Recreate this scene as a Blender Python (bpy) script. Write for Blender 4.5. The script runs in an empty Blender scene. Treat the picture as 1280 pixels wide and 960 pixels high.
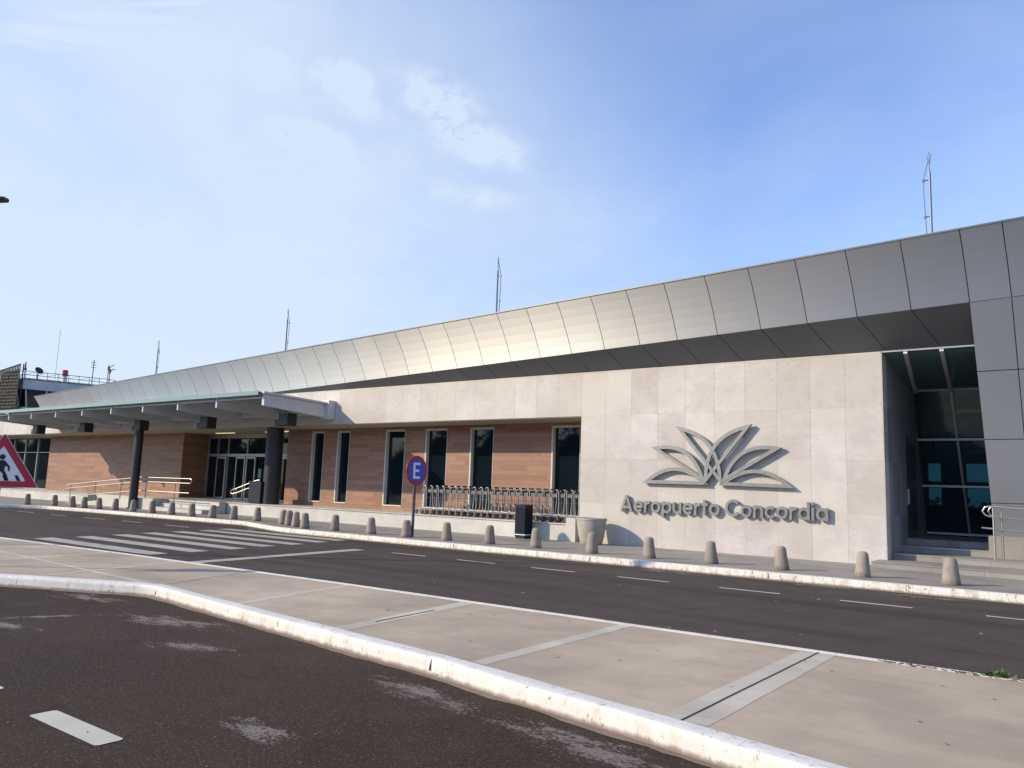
import bpy, bmesh, math, random
from mathutils import Vector, Matrix, noise as mnoise
random.seed(7)
scene = bpy.context.scene
col = scene.collection
R = math.radians

# ------------------------------------------------------------------ helpers
class MB:
    def __init__(s): s.v = []; s.f = []; s.m = []
    def poly(s, pts, mi=0):
        b = len(s.v); s.v += [tuple(p) for p in pts]; s.f.append(tuple(range(b, b+len(pts)))); s.m.append(mi)
    def box(s, x0, x1, y0, y1, z0, z1, mi=0):
        b = len(s.v)
        s.v += [(x, y, z) for z in (z0, z1) for y in (y0, y1) for x in (x0, x1)]
        for f in ((0,2,3,1),(4,5,7,6),(0,1,5,4),(2,6,7,3),(0,4,6,2),(1,3,7,5)):
            s.f.append(tuple(b+i for i in f)); s.m.append(mi)
    def prism(s, pts, d, mi=0):
        """pts: 3D polygon, d: extrusion vector"""
        n = len(pts); b = len(s.v); d = Vector(d)
        s.v += [tuple(p) for p in pts] + [tuple(Vector(p)+d) for p in pts]
        s.f.append(tuple(b+i for i in range(n))); s.m.append(mi)
        s.f.append(tuple(b+n+i for i in reversed(range(n)))); s.m.append(mi)
        for i in range(n):
            j = (i+1) % n
            s.f.append((b+i, b+n+i, b+n+j, b+j)); s.m.append(mi)
    def obox(s, c, ax, ay, az, mi=0):
        """oriented box: centre c, half-axis vectors"""
        c, ax, ay, az = map(Vector, (c, ax, ay, az)); b = len(s.v)
        for k in (-1,1):
            for j in (-1,1):
                for i in (-1,1): s.v.append(tuple(c+ax*i+ay*j+az*k))
        for f in ((0,2,3,1),(4,5,7,6),(0,1,5,4),(2,6,7,3),(0,4,6,2),(1,3,7,5)):
            s.f.append(tuple(b+i for i in f)); s.m.append(mi)
    def tube(s, pts, r, n=8, closed=False, mi=0, r1=None):
        pts = [Vector(p) for p in pts]; N = len(pts); b = len(s.v)
        up = None
        for i, p in enumerate(pts):
            if closed: t = (pts[(i+1) % N]-pts[i-1])
            elif i == 0: t = pts[1]-pts[0]
            elif i == N-1: t = pts[-1]-pts[-2]
            else: t = (pts[i+1]-p).normalized()+(p-pts[i-1]).normalized()
            t.normalize()
            if up is None:
                up = Vector((0,0,1)) if abs(t.z) < .9 else Vector((1,0,0))
            a = t.cross(up)
            if a.length < 1e-4: a = t.orthogonal()
            a.normalize(); c = a.cross(t).normalized(); up = c
            rr = r if r1 is None else r+(r1-r)*i/max(1, N-1)
            for k in range(n):
                th = 2*math.pi*k/n
                s.v.append(tuple(p+a*math.cos(th)*rr+c*math.sin(th)*rr))
        M = N if closed else N-1
        for i in range(M):
            j = (i+1) % N
            for k in range(n):
                l = (k+1) % n
                s.f.append((b+i*n+k, b+j*n+k, b+j*n+l, b+i*n+l)); s.m.append(mi)
        if not closed:
            s.f.append(tuple(b+k for k in range(n))); s.m.append(mi)
            s.f.append(tuple(b+(N-1)*n+k for k in reversed(range(n)))); s.m.append(mi)
    def lathe(s, c, prof, n=24, mi=0, cap=True):
        """prof: list of (radius, z) bottom to top"""
        b = len(s.v); c = Vector(c)
        for (r, z) in prof:
            for k in range(n):
                th = 2*math.pi*k/n
                s.v.append((c.x+r*math.cos(th), c.y+r*math.sin(th), c.z+z))
        for i in range(len(prof)-1):
            for k in range(n):
                l = (k+1) % n
                s.f.append((b+i*n+k, b+i*n+l, b+(i+1)*n+l, b+(i+1)*n+k)); s.m.append(mi)
        if cap:
            s.f.append(tuple(b+k for k in reversed(range(n)))); s.m.append(mi)
            s.f.append(tuple(b+(len(prof)-1)*n+k for k in range(n))); s.m.append(mi)
    def build(s, name, mats, parent=None, smooth=False, bevel=0):
        me = bpy.data.meshes.new(name)
        me.from_pydata(s.v, [], s.f)
        if not isinstance(mats, (list, tuple)): mats = [mats]
        for m in mats: me.materials.append(m)
        me.polygons.foreach_set('material_index', s.m)
        bm = bmesh.new(); bm.from_mesh(me)
        if bevel:
            bmesh.ops.remove_doubles(bm, verts=bm.verts, dist=1e-5)
        bmesh.ops.recalc_face_normals(bm, faces=bm.faces)
        if bevel:
            es = [e for e in bm.edges if len(e.link_faces) == 2 and e.calc_face_angle(0) > .6]
            bmesh.ops.bevel(bm, geom=es, offset=bevel, segments=2, affect='EDGES', clamp_overlap=True)
        bm.to_mesh(me); bm.free()
        if smooth:
            me.polygons.foreach_set('use_smooth', [True]*len(me.polygons))
            try: me.set_sharp_from_angle(angle=R(35))
            except Exception: pass
        o = bpy.data.objects.new(name, me); col.objects.link(o)
        if parent: o.parent = parent
        return o

def tag(o, label=None, cat=None, group=None, kind=None):
    if label: o['label'] = label
    if cat: o['category'] = cat
    if group: o['group'] = group
    if kind: o['kind'] = kind
    return o
def empty(name, loc=(0,0,0), label=None, cat=None, group=None, rz=0):
    o = bpy.data.objects.new(name, None); col.objects.link(o); o.location = loc; o.rotation_euler = (0,0,rz)
    o.empty_display_size = .2
    return tag(o, label, cat, group)
def children(o): return [c for c in bpy.data.objects if c.parent == o]
def copy_tree(o, parent=None):
    c = o.copy(); col.objects.link(c); c.parent = parent
    for ch in children(o): copy_tree(ch, c)
    return c

# ------------------------------------------------------------------ materials
def mat(name):
    m = bpy.data.materials.new(name); m.use_nodes = True
    nt = m.node_tree; b = nt.nodes['Principled BSDF']
    return m, nt, b
def N(nt, t, **kw):
    n = nt.nodes.new(t)
    for k, v in kw.items():
        if k.startswith('i_'): 
            key = k[2:]
            n.inputs[int(key) if key.isdigit() else key.replace('_',' ')].default_value = v
        else: setattr(n, k, v)
    return n
def L(nt, a, b): nt.links.new(a, b)
def math_(nt, op, a, b=None, c=None):
    n = nt.nodes.new('ShaderNodeMath'); n.operation = op
    for i, x in enumerate((a, b, c)):
        if x is None: continue
        if isinstance(x, (int, float)): n.inputs[i].default_value = x
        else: L(nt, x, n.inputs[i])
    return n.outputs[0]
def mixc(nt, fac, a, b, mode='MIX'):
    n = nt.nodes.new('ShaderNodeMix'); n.data_type = 'RGBA'; n.blend_type = mode; n.clamp_factor = True
    for i, x in ((0, fac), (6, a), (7, b)):
        if isinstance(x, (int, float)): n.inputs[i].default_value = x
        elif isinstance(x, tuple): n.inputs[i].default_value = (*x[:3], 1)
        else: L(nt, x, n.inputs[i])
    return n.outputs[2]
def maprange(nt, v, a, b, c=0, d=1, smooth=False):
    n = nt.nodes.new('ShaderNodeMapRange'); n.inputs[1].default_value = a; n.inputs[2].default_value = b
    n.inputs[3].default_value = c; n.inputs[4].default_value = d
    if smooth: n.interpolation_type = 'SMOOTHSTEP'
    L(nt, v, n.inputs[0]); return n.outputs[0]
def wpos(nt):
    g = nt.nodes.new('ShaderNodeNewGeometry'); return g.outputs['Position']
def opos(nt):
    g = nt.nodes.new('ShaderNodeTexCoord'); return g.outputs['Object']
def noise(nt, vec, scale, detail=4, rough=.55, stretch=None, dist=0):
    if stretch:
        m = nt.nodes.new('ShaderNodeVectorMath'); m.operation = 'MULTIPLY'; L(nt, vec, m.inputs[0]); m.inputs[1].default_value = stretch
        vec = m.outputs[0]
    n = N(nt, 'ShaderNodeTexNoise'); n.inputs['Scale'].default_value = scale; n.inputs['Detail'].default_value = detail
    n.inputs['Roughness'].default_value = rough; n.inputs['Distortion'].default_value = dist
    L(nt, vec, n.inputs['Vector']); return n.outputs['Fac']
def bump(nt, bsdf, h, strength, dist=.01):
    n = N(nt, 'ShaderNodeBump'); n.inputs['Strength'].default_value = strength; n.inputs['Distance'].default_value = dist
    L(nt, h, n.inputs['Height']); L(nt, n.outputs[0], bsdf.inputs['Normal'])
def sep(nt, vec):
    n = nt.nodes.new('ShaderNodeSeparateXYZ'); L(nt, vec, n.inputs[0]); return n.outputs
def simple(name, c, rough=.5, metal=0, var=.12, nscale=6, bmp=0, spec=None, vec='o'):
    m, nt, b = mat(name)
    p = opos(nt) if vec == 'o' else wpos(nt)
    n = noise(nt, p, nscale, 5)
    c2 = tuple(x*(1-var) for x in c); c3 = tuple(min(1, x*(1+var)) for x in c)
    L(nt, mixc(nt, maprange(nt, n, .3, .7), c2, c3), b.inputs['Base Color'])
    b.inputs['Metallic'].default_value = metal
    L(nt, maprange(nt, n, .2, .8, rough*.88, min(1, rough*1.12)), b.inputs['Roughness'])
    if spec is not None: b.inputs['Specular IOR Level'].default_value = spec
    if bmp: bump(nt, b, noise(nt, p, nscale*8, 6), bmp, .004)
    return m
M = {}
def line_mask(nt, coord, off, period, w):
    """1 on thin lines every period"""
    t = math_(nt, 'ADD', coord, -off); t = math_(nt, 'DIVIDE', t, period); fr = math_(nt, 'FRACT', t)
    d = math_(nt, 'ABSOLUTE', math_(nt, 'SUBTRACT', fr, .5)); d = math_(nt, 'SUBTRACT', .5, d)
    d = math_(nt, 'MULTIPLY', d, period)
    return maprange(nt, d, w*.5, w, 1, 0), math_(nt, 'FLOOR', t)
def white(nt, a, b=None):
    n = N(nt, 'ShaderNodeTexWhiteNoise'); n.noise_dimensions = '2D'
    c = nt.nodes.new('ShaderNodeCombineXYZ'); L(nt, a, c.inputs[0])
    if b is not None: L(nt, b, c.inputs[1])
    L(nt, c.outputs[0], n.inputs['Vector']); return n.outputs['Value']

def stone_mat(name, base, hz=1.3, hoff=3.92, tint=.12, vp=.85, joint=.52):
    m, nt, b = mat(name); p = wpos(nt); s = sep(nt, p)
    xy = math_(nt, 'ADD', s[0], s[1])
    vm, vi = line_mask(nt, math_(nt, 'SUBTRACT', xy, 20.4), -12.56, vp, .008)
    hm, hi = line_mask(nt, s[2], hoff, hz, .008)
    n1 = noise(nt, p, 1.1, 6, .62, (1, 1, 1.3), .4)
    n2 = noise(nt, p, 5.5, 8, .68, (1, 1, 1.6), .8)
    n3 = noise(nt, p, 60, 4)
    w = white(nt, vi, hi)
    lt = tuple(min(1, x*1.10) for x in base); dk = (base[0]*.84, base[1]*.82, base[2]*.80)
    c = mixc(nt, maprange(nt, n1, .32, .68), dk, lt)
    c = mixc(nt, maprange(nt, n2, .50, .70, 0, .5), c, (base[0]*.66, base[1]*.64, base[2]*.66))
    c = mixc(nt, maprange(nt, n2, .40, .24, 0, .45), c, (base[0]*1.12, base[1]*1.14, base[2]*1.12))
    n4 = noise(nt, p, .45, 3, .5)
    c = mixc(nt, maprange(nt, n4, .42, .62, 0, .55), c, (base[0]*.95, base[1]*.99, base[2]*.84))
    c = mixc(nt, tint, c, mixc(nt, w, (base[0]*.5, base[1]*.5, base[2]*.5), (1, 1, 1)))
    j = math_(nt, 'MAXIMUM', vm, math_(nt, 'MULTIPLY', hm, .45))
    c = mixc(nt, math_(nt, 'MULTIPLY', math_(nt, 'MULTIPLY', j, joint), maprange(nt, n2, .3, .6, .45, 1)), c, (base[0]*.42, base[1]*.42, base[2]*.43))
    L(nt, c, b.inputs['Base Color']); b.inputs['Roughness'].default_value = .55
    h = math_(nt, 'SUBTRACT', math_(nt, 'MULTIPLY', n3, .12), j)
    bump(nt, b, h, .35, .006)
    return m
M['stone'] = stone_mat('travertine_cladding', (.50, .466, .455))
M['podium'] = stone_mat('podium_stone', (.52, .515, .49), hz=.6, hoff=.05, tint=.08, vp=1.2)

def wood_mat():
    m, nt, b = mat('wood_plank_cladding'); p = wpos(nt); s = sep(nt, p)
    x = math_(nt, 'ADD', s[0], s[1])
    row = math_(nt, 'FLOOR', math_(nt, 'DIVIDE', s[2], .163))
    off = math_(nt, 'MULTIPLY', white(nt, row), 1.15)
    xs = math_(nt, 'ADD', x, off)
    vm, vi = line_mask(nt, xs, 0, 1.15, .005)
    hm, hi = line_mask(nt, s[2], 0, .163, .006)
    w = white(nt, vi, row)
    vec = nt.nodes.new('ShaderNodeCombineXYZ'); L(nt, math_(nt, 'ADD', x, math_(nt, 'MULTIPLY', w, 17)), vec.inputs[0]); L(nt, s[2], vec.inputs[2])
    g1 = noise(nt, vec.outputs[0], 3, 6, .6, (1, 1, 14), .6)
    g2 = noise(nt, vec.outputs[0], 14, 5, .6, (1, 1, 18))
    c = mixc(nt, w, (.245, .118, .068), (.37, .205, .128))
    c = mixc(nt, maprange(nt, g1, .35, .7, 0, .6), c, (.16, .078, .05))
    c = mixc(nt, maprange(nt, g2, .5, .75, 0, .35), c, (.44, .26, .165))
    j = math_(nt, 'MAXIMUM', vm, hm)
    c = mixc(nt, math_(nt, 'MULTIPLY', j, .7), c, (.09, .05, .035))
    L(nt, c, b.inputs['Base Color']); b.inputs['Roughness'].default_value = .5
    bump(nt, b, math_(nt, 'SUBTRACT', math_(nt, 'MULTIPLY', g2, .2), j), .3, .005)
    return m
M['wood'] = wood_mat()

def asphalt(name, dark, light, blobs, blobcol, agg=.5, lanes=False, gs=1):
    m, nt, b = mat(name); p = wpos(nt); s = sep(nt, p)
    n1 = noise(nt, p, .35, 5, .55)
    n2 = noise(nt, p, 90, 3, .6)
    n3 = noise(nt, p, 14, 6, .7)
    n5 = noise(nt, p, 230, 2, .6)
    vo = N(nt, 'ShaderNodeTexVoronoi'); vo.inputs['Scale'].default_value = 62; L(nt, p, vo.inputs['Vector'])
    vc = sep(nt, vo.outputs['Color'])
    n8 = noise(nt, p, 28, 4, .7); n9 = noise(nt, p, 1.6, 5, .65)
    c = mixc(nt, maprange(nt, n1, .3, .7), dark, light)
    c = mixc(nt, maprange(nt, n3, .35, .7, 0, .35), c, tuple(x*1.25 for x in light))
    ag = maprange(nt, n2, .55, .68, 0, agg)
    c = mixc(nt, ag, c, (light[0]*3.2, light[1]*3.1, light[2]*3.0))
    c = mixc(nt, maprange(nt, n2, .44, .3, 0, .6), c, tuple(x*.35 for x in dark))
    st_m = math_(nt, 'MULTIPLY', maprange(nt, vc[0], .80, .84), maprange(nt, vo.outputs['Distance'], .42, .30))
    c = mixc(nt, math_(nt, 'MULTIPLY', st_m, .38*gs), c, (.27, .235, .20))
    c = mixc(nt, maprange(nt, n8, .46, .30, 0, .55*gs), c, tuple(x*.42 for x in dark))
    c = mixc(nt, maprange(nt, n9, .54, .72, 0, .40), c, tuple(x*1.45 for x in light))
    c = mixc(nt, maprange(nt, n9, .46, .30, 0, .30), c, tuple(x*.6 for x in dark))
    if lanes:  # stains stretched along the driving direction
        st = noise(nt, p, .8, 5, .6, (.10, 1.5, 1))
        c = mixc(nt, maprange(nt, st, .48, .66, 0, .5), c, tuple(x*.62 for x in dark))
        c = mixc(nt, maprange(nt, st, .44, .28, 0, .35), c, tuple(x*1.35 for x in light))
    if blobs:
        tot = None
        for (cx, cy, rx, ry, a, st) in blobs:
            ca, sa = math.cos(R(a)), math.sin(R(a))
            dx = math_(nt, 'SUBTRACT', s[0], cx); dy = math_(nt, 'SUBTRACT', s[1], cy)
            u = math_(nt, 'DIVIDE', math_(nt, 'ADD', math_(nt, 'MULTIPLY', dx, ca), math_(nt, 'MULTIPLY', dy, sa)), rx)
            v = math_(nt, 'DIVIDE', math_(nt, 'SUBTRACT', math_(nt, 'MULTIPLY', dy, ca), math_(nt, 'MULTIPLY', dx, sa)), ry)
            r = math_(nt, 'SQRT', math_(nt, 'ADD', math_(nt, 'MULTIPLY', u, u), math_(nt, 'MULTIPLY', v, v)))
            k = maprange(nt, r, 0, 1.0, st, 0)
            tot = k if tot is None else math_(nt, 'MAXIMUM', tot, k)
        nn = noise(nt, p, 55, 3, .7, (.45, 1.25, 1)); n6 = noise(nt, p, 5, 4, .6, (.6, 1.5, 1))
        mask = math_(nt, 'ADD', math_(nt, 'MULTIPLY', tot, .50), math_(nt, 'ADD', math_(nt, 'MULTIPLY', math_(nt, 'SUBTRACT', nn, .5), 1.5), math_(nt, 'MULTIPLY', math_(nt, 'SUBTRACT', n6, .5), 1.3)))
        mask = math_(nt, 'MULTIPLY', mask, maprange(nt, tot, 0, .12))
        c = mixc(nt, maprange(nt, mask, .27, .36, 0, .62), c, blobcol)
    # tar-dark seam across the near lane
    L(nt, c, b.inputs['Base Color']); b.inputs['Roughness'].default_value = .9
    b.inputs['Specular IOR Level'].default_value = .12
    bump(nt, b, math_(nt, 'ADD', n2, math_(nt, 'MULTIPLY', n5, .5)), .55, .006)
    return m
M['asphalt_near'] = asphalt('coarse_brown_asphalt', (.036, .0245, .0185), (.055, .039, .030),
    [(-4.5, 3.38, .52, .22, 0, 1), (-4.35, 4.80, .85, .26, -8, 1), (-7.2, 4.5, .62, .28, 30, .9), (-8.55, 5.1, 1.1, .34, 12, 1),
     (-10.9, 5.3, 1.1, .3, 10, .8), (-9.7, 4.35, .7, .13, 62, 1), (-9.4, 3.75, .6, .2, 10, 1), (-2.7, 4.55, 1.2, .3, -10, .9)], (.30, .26, .235), .55)
M['asphalt_far'] = asphalt('road_asphalt', (.060, .049, .045), (.082, .068, .062),
    [(-4.3, 15.9, .9, .25, 8, 1), (-7.7, 15.75, .9, .3, 0, .95), (-6.9, 15.6, .4, .12, 20, 1), (-2.6, 15.7, 1.3, .22, 4, .85),
     (-2.2, 8.85, 1.5, .16, 0, .8), (-22.8, 16.2, 1.4, .35, -40, .8)], (.27, .25, .235), .3, True, .5)

def concrete(name, base, rough=.85, streak=True, sc=1.0, var=.25):
    m, nt, b = mat(name); p = wpos(nt)
    n1 = noise(nt, p, .5*sc, 6, .6)
    n2 = noise(nt, p, 3*sc, 7, .65, (1, 1, 1), .6)
    n3 = noise(nt, p, 70, 4)
    n4 = noise(nt, p, 1.3*sc, 4, .6, (.25, 2.2, 1))
    dk = tuple(x*(1-var) for x in base); lt = tuple(x*(1+var*.6) for x in base)
    c = mixc(nt, maprange(nt, n1, .33, .67), dk, lt)
    c = mixc(nt, maprange(nt, n2, .46, .72, 0, .4), c, tuple(x*.72 for x in base))
    if streak: c = mixc(nt, maprange(nt, n4, .52, .7, 0, .35), c, (base[0]*1.15, base[1]*1.1, base[2]*1.02))
    c = mixc(nt, maprange(nt, n3, .6, .8, 0, .25), c, tuple(x*.5 for x in base))
    L(nt, c, b.inputs['Base Color']); b.inputs['Roughness'].default_value = rough
    bump(nt, b, math_(nt, 'ADD', n3, n2), .25, .004)
    return m
M['island'] = concrete('median_concrete', (.43, .352, .262), var=.34)
M['joint'] = concrete('pale_joint_concrete', (.51, .47, .385), sc=2)
M['bollard'] = concrete('bollard_concrete', (.33, .285, .24), sc=4, streak=False)
nt_ = M['bollard'].node_tree; b_ = nt_.nodes['Principled BSDF']; old = b_.inputs['Base Color'].links[0].from_socket
oi = N(nt_, 'ShaderNodeObjectInfo'); tcz = sep(nt_, N(nt_, 'ShaderNodeTexCoord').outputs['Object'])
cc = mixc(nt_, math_(nt_, 'MULTIPLY', oi.outputs['Random'], .38), old, (.16, .14, .12))
gn = noise(nt_, wpos(nt_), 14, 5, .7)
cc = mixc(nt_, maprange(nt_, math_(nt_, 'ADD', tcz[2], math_(nt_, 'MULTIPLY', gn, -.18)), .02, -.08, 0, .75), cc, (.10, .085, .07))
cc = mixc(nt_, maprange(nt_, gn, .58, .68, 0, .4), cc, (.13, .11, .09))
L(nt_, cc, b_.inputs['Base Color'])
M['planter'] = concrete('planter_concrete', (.40, .375, .315), sc=3, streak=False)

def pavement_mat():
    m, nt, b = mat('grey_paving'); p = wpos(nt); s = sep(nt, p)
    vm, vi = line_mask(nt, s[0], 0, 1.0, .009); hm, hi = line_mask(nt, s[1], .2, .5, .009)
    w = white(nt, vi, hi)
    n1 = noise(nt, p, 2, 6, .6); n3 = noise(nt, p, 50, 4)
    c = mixc(nt, maprange(nt, n1, .3, .7), (.215, .205, .19), (.29, .275, .255))
    c = mixc(nt, .12, c, mixc(nt, w, (.08, .08, .08), (.55, .53, .5)))
    j = math_(nt, 'MAXIMUM', vm, hm)
    c = mixc(nt, math_(nt, 'MULTIPLY', j, .5), c, (.12, .115, .11))
    L(nt, c, b.inputs['Base Color']); b.inputs['Roughness'].default_value = .7
    bump(nt, b, math_(nt, 'SUBTRACT', math_(nt, 'MULTIPLY', n3, .3), j), .3, .004)
    return m
M['paving'] = pavement_mat()

def kerb_mat(name, wear, stain):
    m, nt, b = mat(name); p = wpos(nt); s = sep(nt, p)
    n1 = noise(nt, p, 7, 6, .7, (1, 1, .35), .5)
    n2 = noise(nt, p, 17, 7, .72, (1, 1, .45), .4)
    n3 = noise(nt, p, 1.4, 5, .6)
    c = mixc(nt, maprange(nt, n3, .3, .7), (.62, .605, .56), (.74, .735, .70))
    c = mixc(nt, maprange(nt, n1, stain, stain+.16, 0, .6), c, (.45, .36, .25))
    c = mixc(nt, maprange(nt, n2, wear, wear+.05, 0, .85), c, (.17, .14, .11))
    # dirt where the foot meets the asphalt
    n7 = noise(nt, p, 2.6, 5, .65, (1, 1, .3))
    c = mixc(nt, maprange(nt, n7, .5, .75, 0, .28), c, (.50, .44, .34))
    vo = N(nt, 'ShaderNodeTexVoronoi'); vo.feature = 'DISTANCE_TO_EDGE'; vo.inputs['Scale'].default_value = 3.2
    vv = N(nt, 'ShaderNodeVectorMath'); vv.operation = 'ADD'; L(nt, p, vv.inputs[0]); vv.inputs[1].default_value = (.3, .7, .1); L(nt, vv.outputs[0], vo.inputs['Vector'])
    ck = math_(nt, 'MULTIPLY', maprange(nt, vo.outputs['Distance'], .0, .012, 1, 0), maprange(nt, n3, .5, .6))
    c = mixc(nt, math_(nt, 'MULTIPLY', ck, .6), c, (.2, .17, .14))
    low = maprange(nt, math_(nt, 'ADD', s[2], math_(nt, 'MULTIPLY', n1, -.07)), .01, -.02, 0, .95)
    c = mixc(nt, low, c, (.22, .17, .135))
    L(nt, c, b.inputs['Base Color']); b.inputs['Roughness'].default_value = .6
    bump(nt, b, math_(nt, 'ADD', n1, math_(nt, 'MULTIPLY', n2, .4)), .3, .006)
    return m
M['kerb_near'] = kerb_mat('white_kerb_paint', .60, .54)
M['kerb_far'] = kerb_mat('worn_white_kerb_paint', .57, .47)

def paint_mat(name, base, wear):
    m, nt, b = mat(name); p = wpos(nt)
    n1 = noise(nt, p, 60, 5, .75); n2 = noise(nt, p, 2.2, 5, .6)
    c = mixc(nt, maprange(nt, n2, .3, .75), base, tuple(x*.78 for x in base))
    k = math_(nt, 'ADD', math_(nt, 'MULTIPLY', n2, .45), math_(nt, 'MULTIPLY', n1, .55))
    c = mixc(nt, maprange(nt, k, wear, wear+.07, 0, .9), c, (.06, .052, .048))
    L(nt, c, b.inputs['Base Color']); b.inputs['Roughness'].default_value = .7
    return m
M['paint'] = paint_mat('road_paint', (.42, .40, .345), .56)
M['paint_line'] = paint_mat('road_line_paint', (.66, .65, .61), .63)
M['paint_fresh'] = paint_mat('thick_road_paint', (.56, .53, .44), .68)

def metal_panel(name='silver_composite_panel', k=1.0, metallic=.93, rough=.47, aniso=.85):
    m, nt, b = mat(name); p = wpos(nt); s = sep(nt, p)
    n = noise(nt, p, .8, 3)
    w = white(nt, math_(nt, 'FLOOR', math_(nt, 'DIVIDE', math_(nt, 'ADD', s[0], 2.03), 1.167)))
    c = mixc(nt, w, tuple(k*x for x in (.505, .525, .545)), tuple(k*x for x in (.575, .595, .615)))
    c = mixc(nt, maprange(nt, n, .3, .7, 0, .3), c, tuple(k*x for x in (.54, .56, .58)))
    L(nt, c, b.inputs['Base Color']); b.inputs['Metallic'].default_value = metallic
    b.inputs['Roughness'].default_value = rough
    b.inputs['Anisotropic'].default_value = aniso
    if aniso:
        tn = nt.nodes.new('ShaderNodeCombineXYZ'); tn.inputs[0].default_value = -.03; tn.inputs[1].default_value = -.49; tn.inputs[2].default_value = .87
        L(nt, tn.outputs[0], b.inputs['Tangent'])
    return m
M['panel'] = metal_panel()
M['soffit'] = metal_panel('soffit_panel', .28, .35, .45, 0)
M['panel_back'] = simple('panel_gap_black', (.02, .02, .02), .8)
M['dark_metal'] = simple('charcoal_metal', (.025, .027, .03), .45, .2)
M['black'] = simple('matt_black', (.012, .012, .014), .6)
M['steel'] = simple('brushed_steel', (.38, .375, .36), .38, .85, .08, 20)
M['cart_steel'] = simple('cart_steel', (.50, .50, .50), .35, .45, .1, 20)
M['sign_steel'] = simple('brushed_letter_steel', (.27, .275, .27), .4, .6, .1, 12)
M['white_metal'] = simple('white_painted_steel', (.62, .62, .64), .45, 0, .05, 3)
M['beam'] = simple('canopy_beam_paint', (.56, .555, .57), .5, .1, .06, 3)
M['alu'] = simple('grey_aluminium_frame', (.42, .42, .41), .4, .5, .06, 8)
M['reveal'] = simple('pale_window_reveal', (.55, .54, .50), .6, 0, .05, 4)
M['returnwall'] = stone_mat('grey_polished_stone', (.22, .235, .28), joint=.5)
M['darkalu'] = simple('dark_aluminium_frame', (.14, .145, .15), .4, .5, .06, 8)
M['ceiling'] = simple('beige_soffit', (.40, .37, .30), .7, 0, .06, 2)
M['navy'] = simple('navy_bin_metal', (.012, .017, .035), .4, .3)
M['rubber'] = simple('dark_rubber', (.03, .03, .03), .7)
M['castor'] = simple('castor_grey', (.12, .12, .12), .5, .3)
M['soil'] = simple('potting_soil', (.06, .045, .03), .95, 0, .3, 20, .5)
M['red'] = simple('sign_red', (.42, .004, .03), .4, 0, .05)
M['blue'] = simple('sign_blue', (.006, .07, .55), .4, 0, .05)
M['signwhite'] = simple('sign_white', (.72, .74, .77), .4, 0, .04)
M['pole'] = simple('galvanised_pole', (.07, .08, .10), .5, .4)
M['mast'] = simple('mast_steel', (.14, .18, .22), .5, .6)
M['towergrey'] = simple('tower_concrete', (.46, .48, .50), .8, 0, .15, 1, .2)
M['towerwhite'] = simple('tower_white', (.55, .56, .58), .7, 0, .1, 1)
M['leaf'] = simple('weed_leaf', (.06, .11, .02), .6, 0, .3, 30)
M['deadleaf'] = simple('dry_leaf', (.09, .055, .03), .8, 0, .3, 30)
M['roof'] = simple('roof_membrane', (.30, .30, .30), .8, 0, .1, 1)
M['interior'] = simple('dim_interior', (.14, .15, .16), .8, 0, .2, 1)
M['poster'] = simple('pale_notice', (.20, .30, .33), .6)
M['tree'] = simple('distant_foliage', (.045, .07, .025), .8, 0, .4, .6, 0, None, 'w')
M['bark'] = simple('bark', (.10, .075, .05), .9, 0, .3, 4)
def ground_mat():
    m, nt, b = mat('dry_grass_ground'); p = wpos(nt)
    n1 = noise(nt, p, .08, 6); n2 = noise(nt, p, 4, 6)
    c = mixc(nt, maprange(nt, n1, .35, .65), (.07, .085, .03), (.14, .11, .06))
    c = mixc(nt, maprange(nt, n2, .4, .7, 0, .5), c, (.05, .06, .025))
    L(nt, c, b.inputs['Base Color']); b.inputs['Roughness'].default_value = .95
    return m
M['ground'] = ground_mat()

def glass_dark(name, c=(.006, .011, .017), rough=.03, coat=.5):
    m, nt, b = mat(name); p = wpos(nt)
    b.inputs['Base Color'].default_value = (*c, 1); b.inputs['Roughness'].default_value = rough
    b.inputs['IOR'].default_value = 1.52; b.inputs['Specular IOR Level'].default_value = coat
    bump(nt, b, noise(nt, p, .9, 2), .02, .02)
    return m
M['glass'] = glass_dark('dark_reflective_glass', coat=.34)
def glass_thin(name, tint, fac_base=.0, body=None, bf=0):
    m = bpy.data.materials.new(name); m.use_nodes = True; nt = m.node_tree
    for n in list(nt.nodes): nt.nodes.remove(n)
    o = N(nt, 'ShaderNodeOutputMaterial'); t = N(nt, 'ShaderNodeBsdfTransparent'); g = N(nt, 'ShaderNodeBsdfGlossy')
    t.inputs[0].default_value = (*tint, 1); g.inputs[0].default_value = (.8, .92, .95, 1); g.inputs['Roughness'].default_value = .05
    src = t.outputs[0]
    if body:
        d = N(nt, 'ShaderNodeBsdfDiffuse'); d.inputs[0].default_value = (*body, 1); mb_ = N(nt, 'ShaderNodeMixShader'); mb_.inputs[0].default_value = bf
        L(nt, src, mb_.inputs[1]); L(nt, d.outputs[0], mb_.inputs[2]); src = mb_.outputs[0]
    fr = N(nt, 'ShaderNodeFresnel'); fr.inputs[0].default_value = 1.5
    mx = N(nt, 'ShaderNodeMixShader')
    f = math_(nt, 'ADD', fr.outputs[0], fac_base)
    L(nt, f, mx.inputs[0]); L(nt, src, mx.inputs[1]); L(nt, g.outputs[0], mx.inputs[2]); L(nt, mx.outputs[0], o.inputs[0])
    return m
M['glass_tint'] = glass_thin('teal_tinted_glass', (.12, .26, .32), .03, (.03, .09, .11), .30)
M['glass_canopy'] = glass_thin('canopy_green_glass', (.50, .68, .66), .06, (.50, .68, .66), .30)
M['glass_edge'] = simple('green_glass_edge', (.20, .29, .275), .15, 0, .08, 3)
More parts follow.
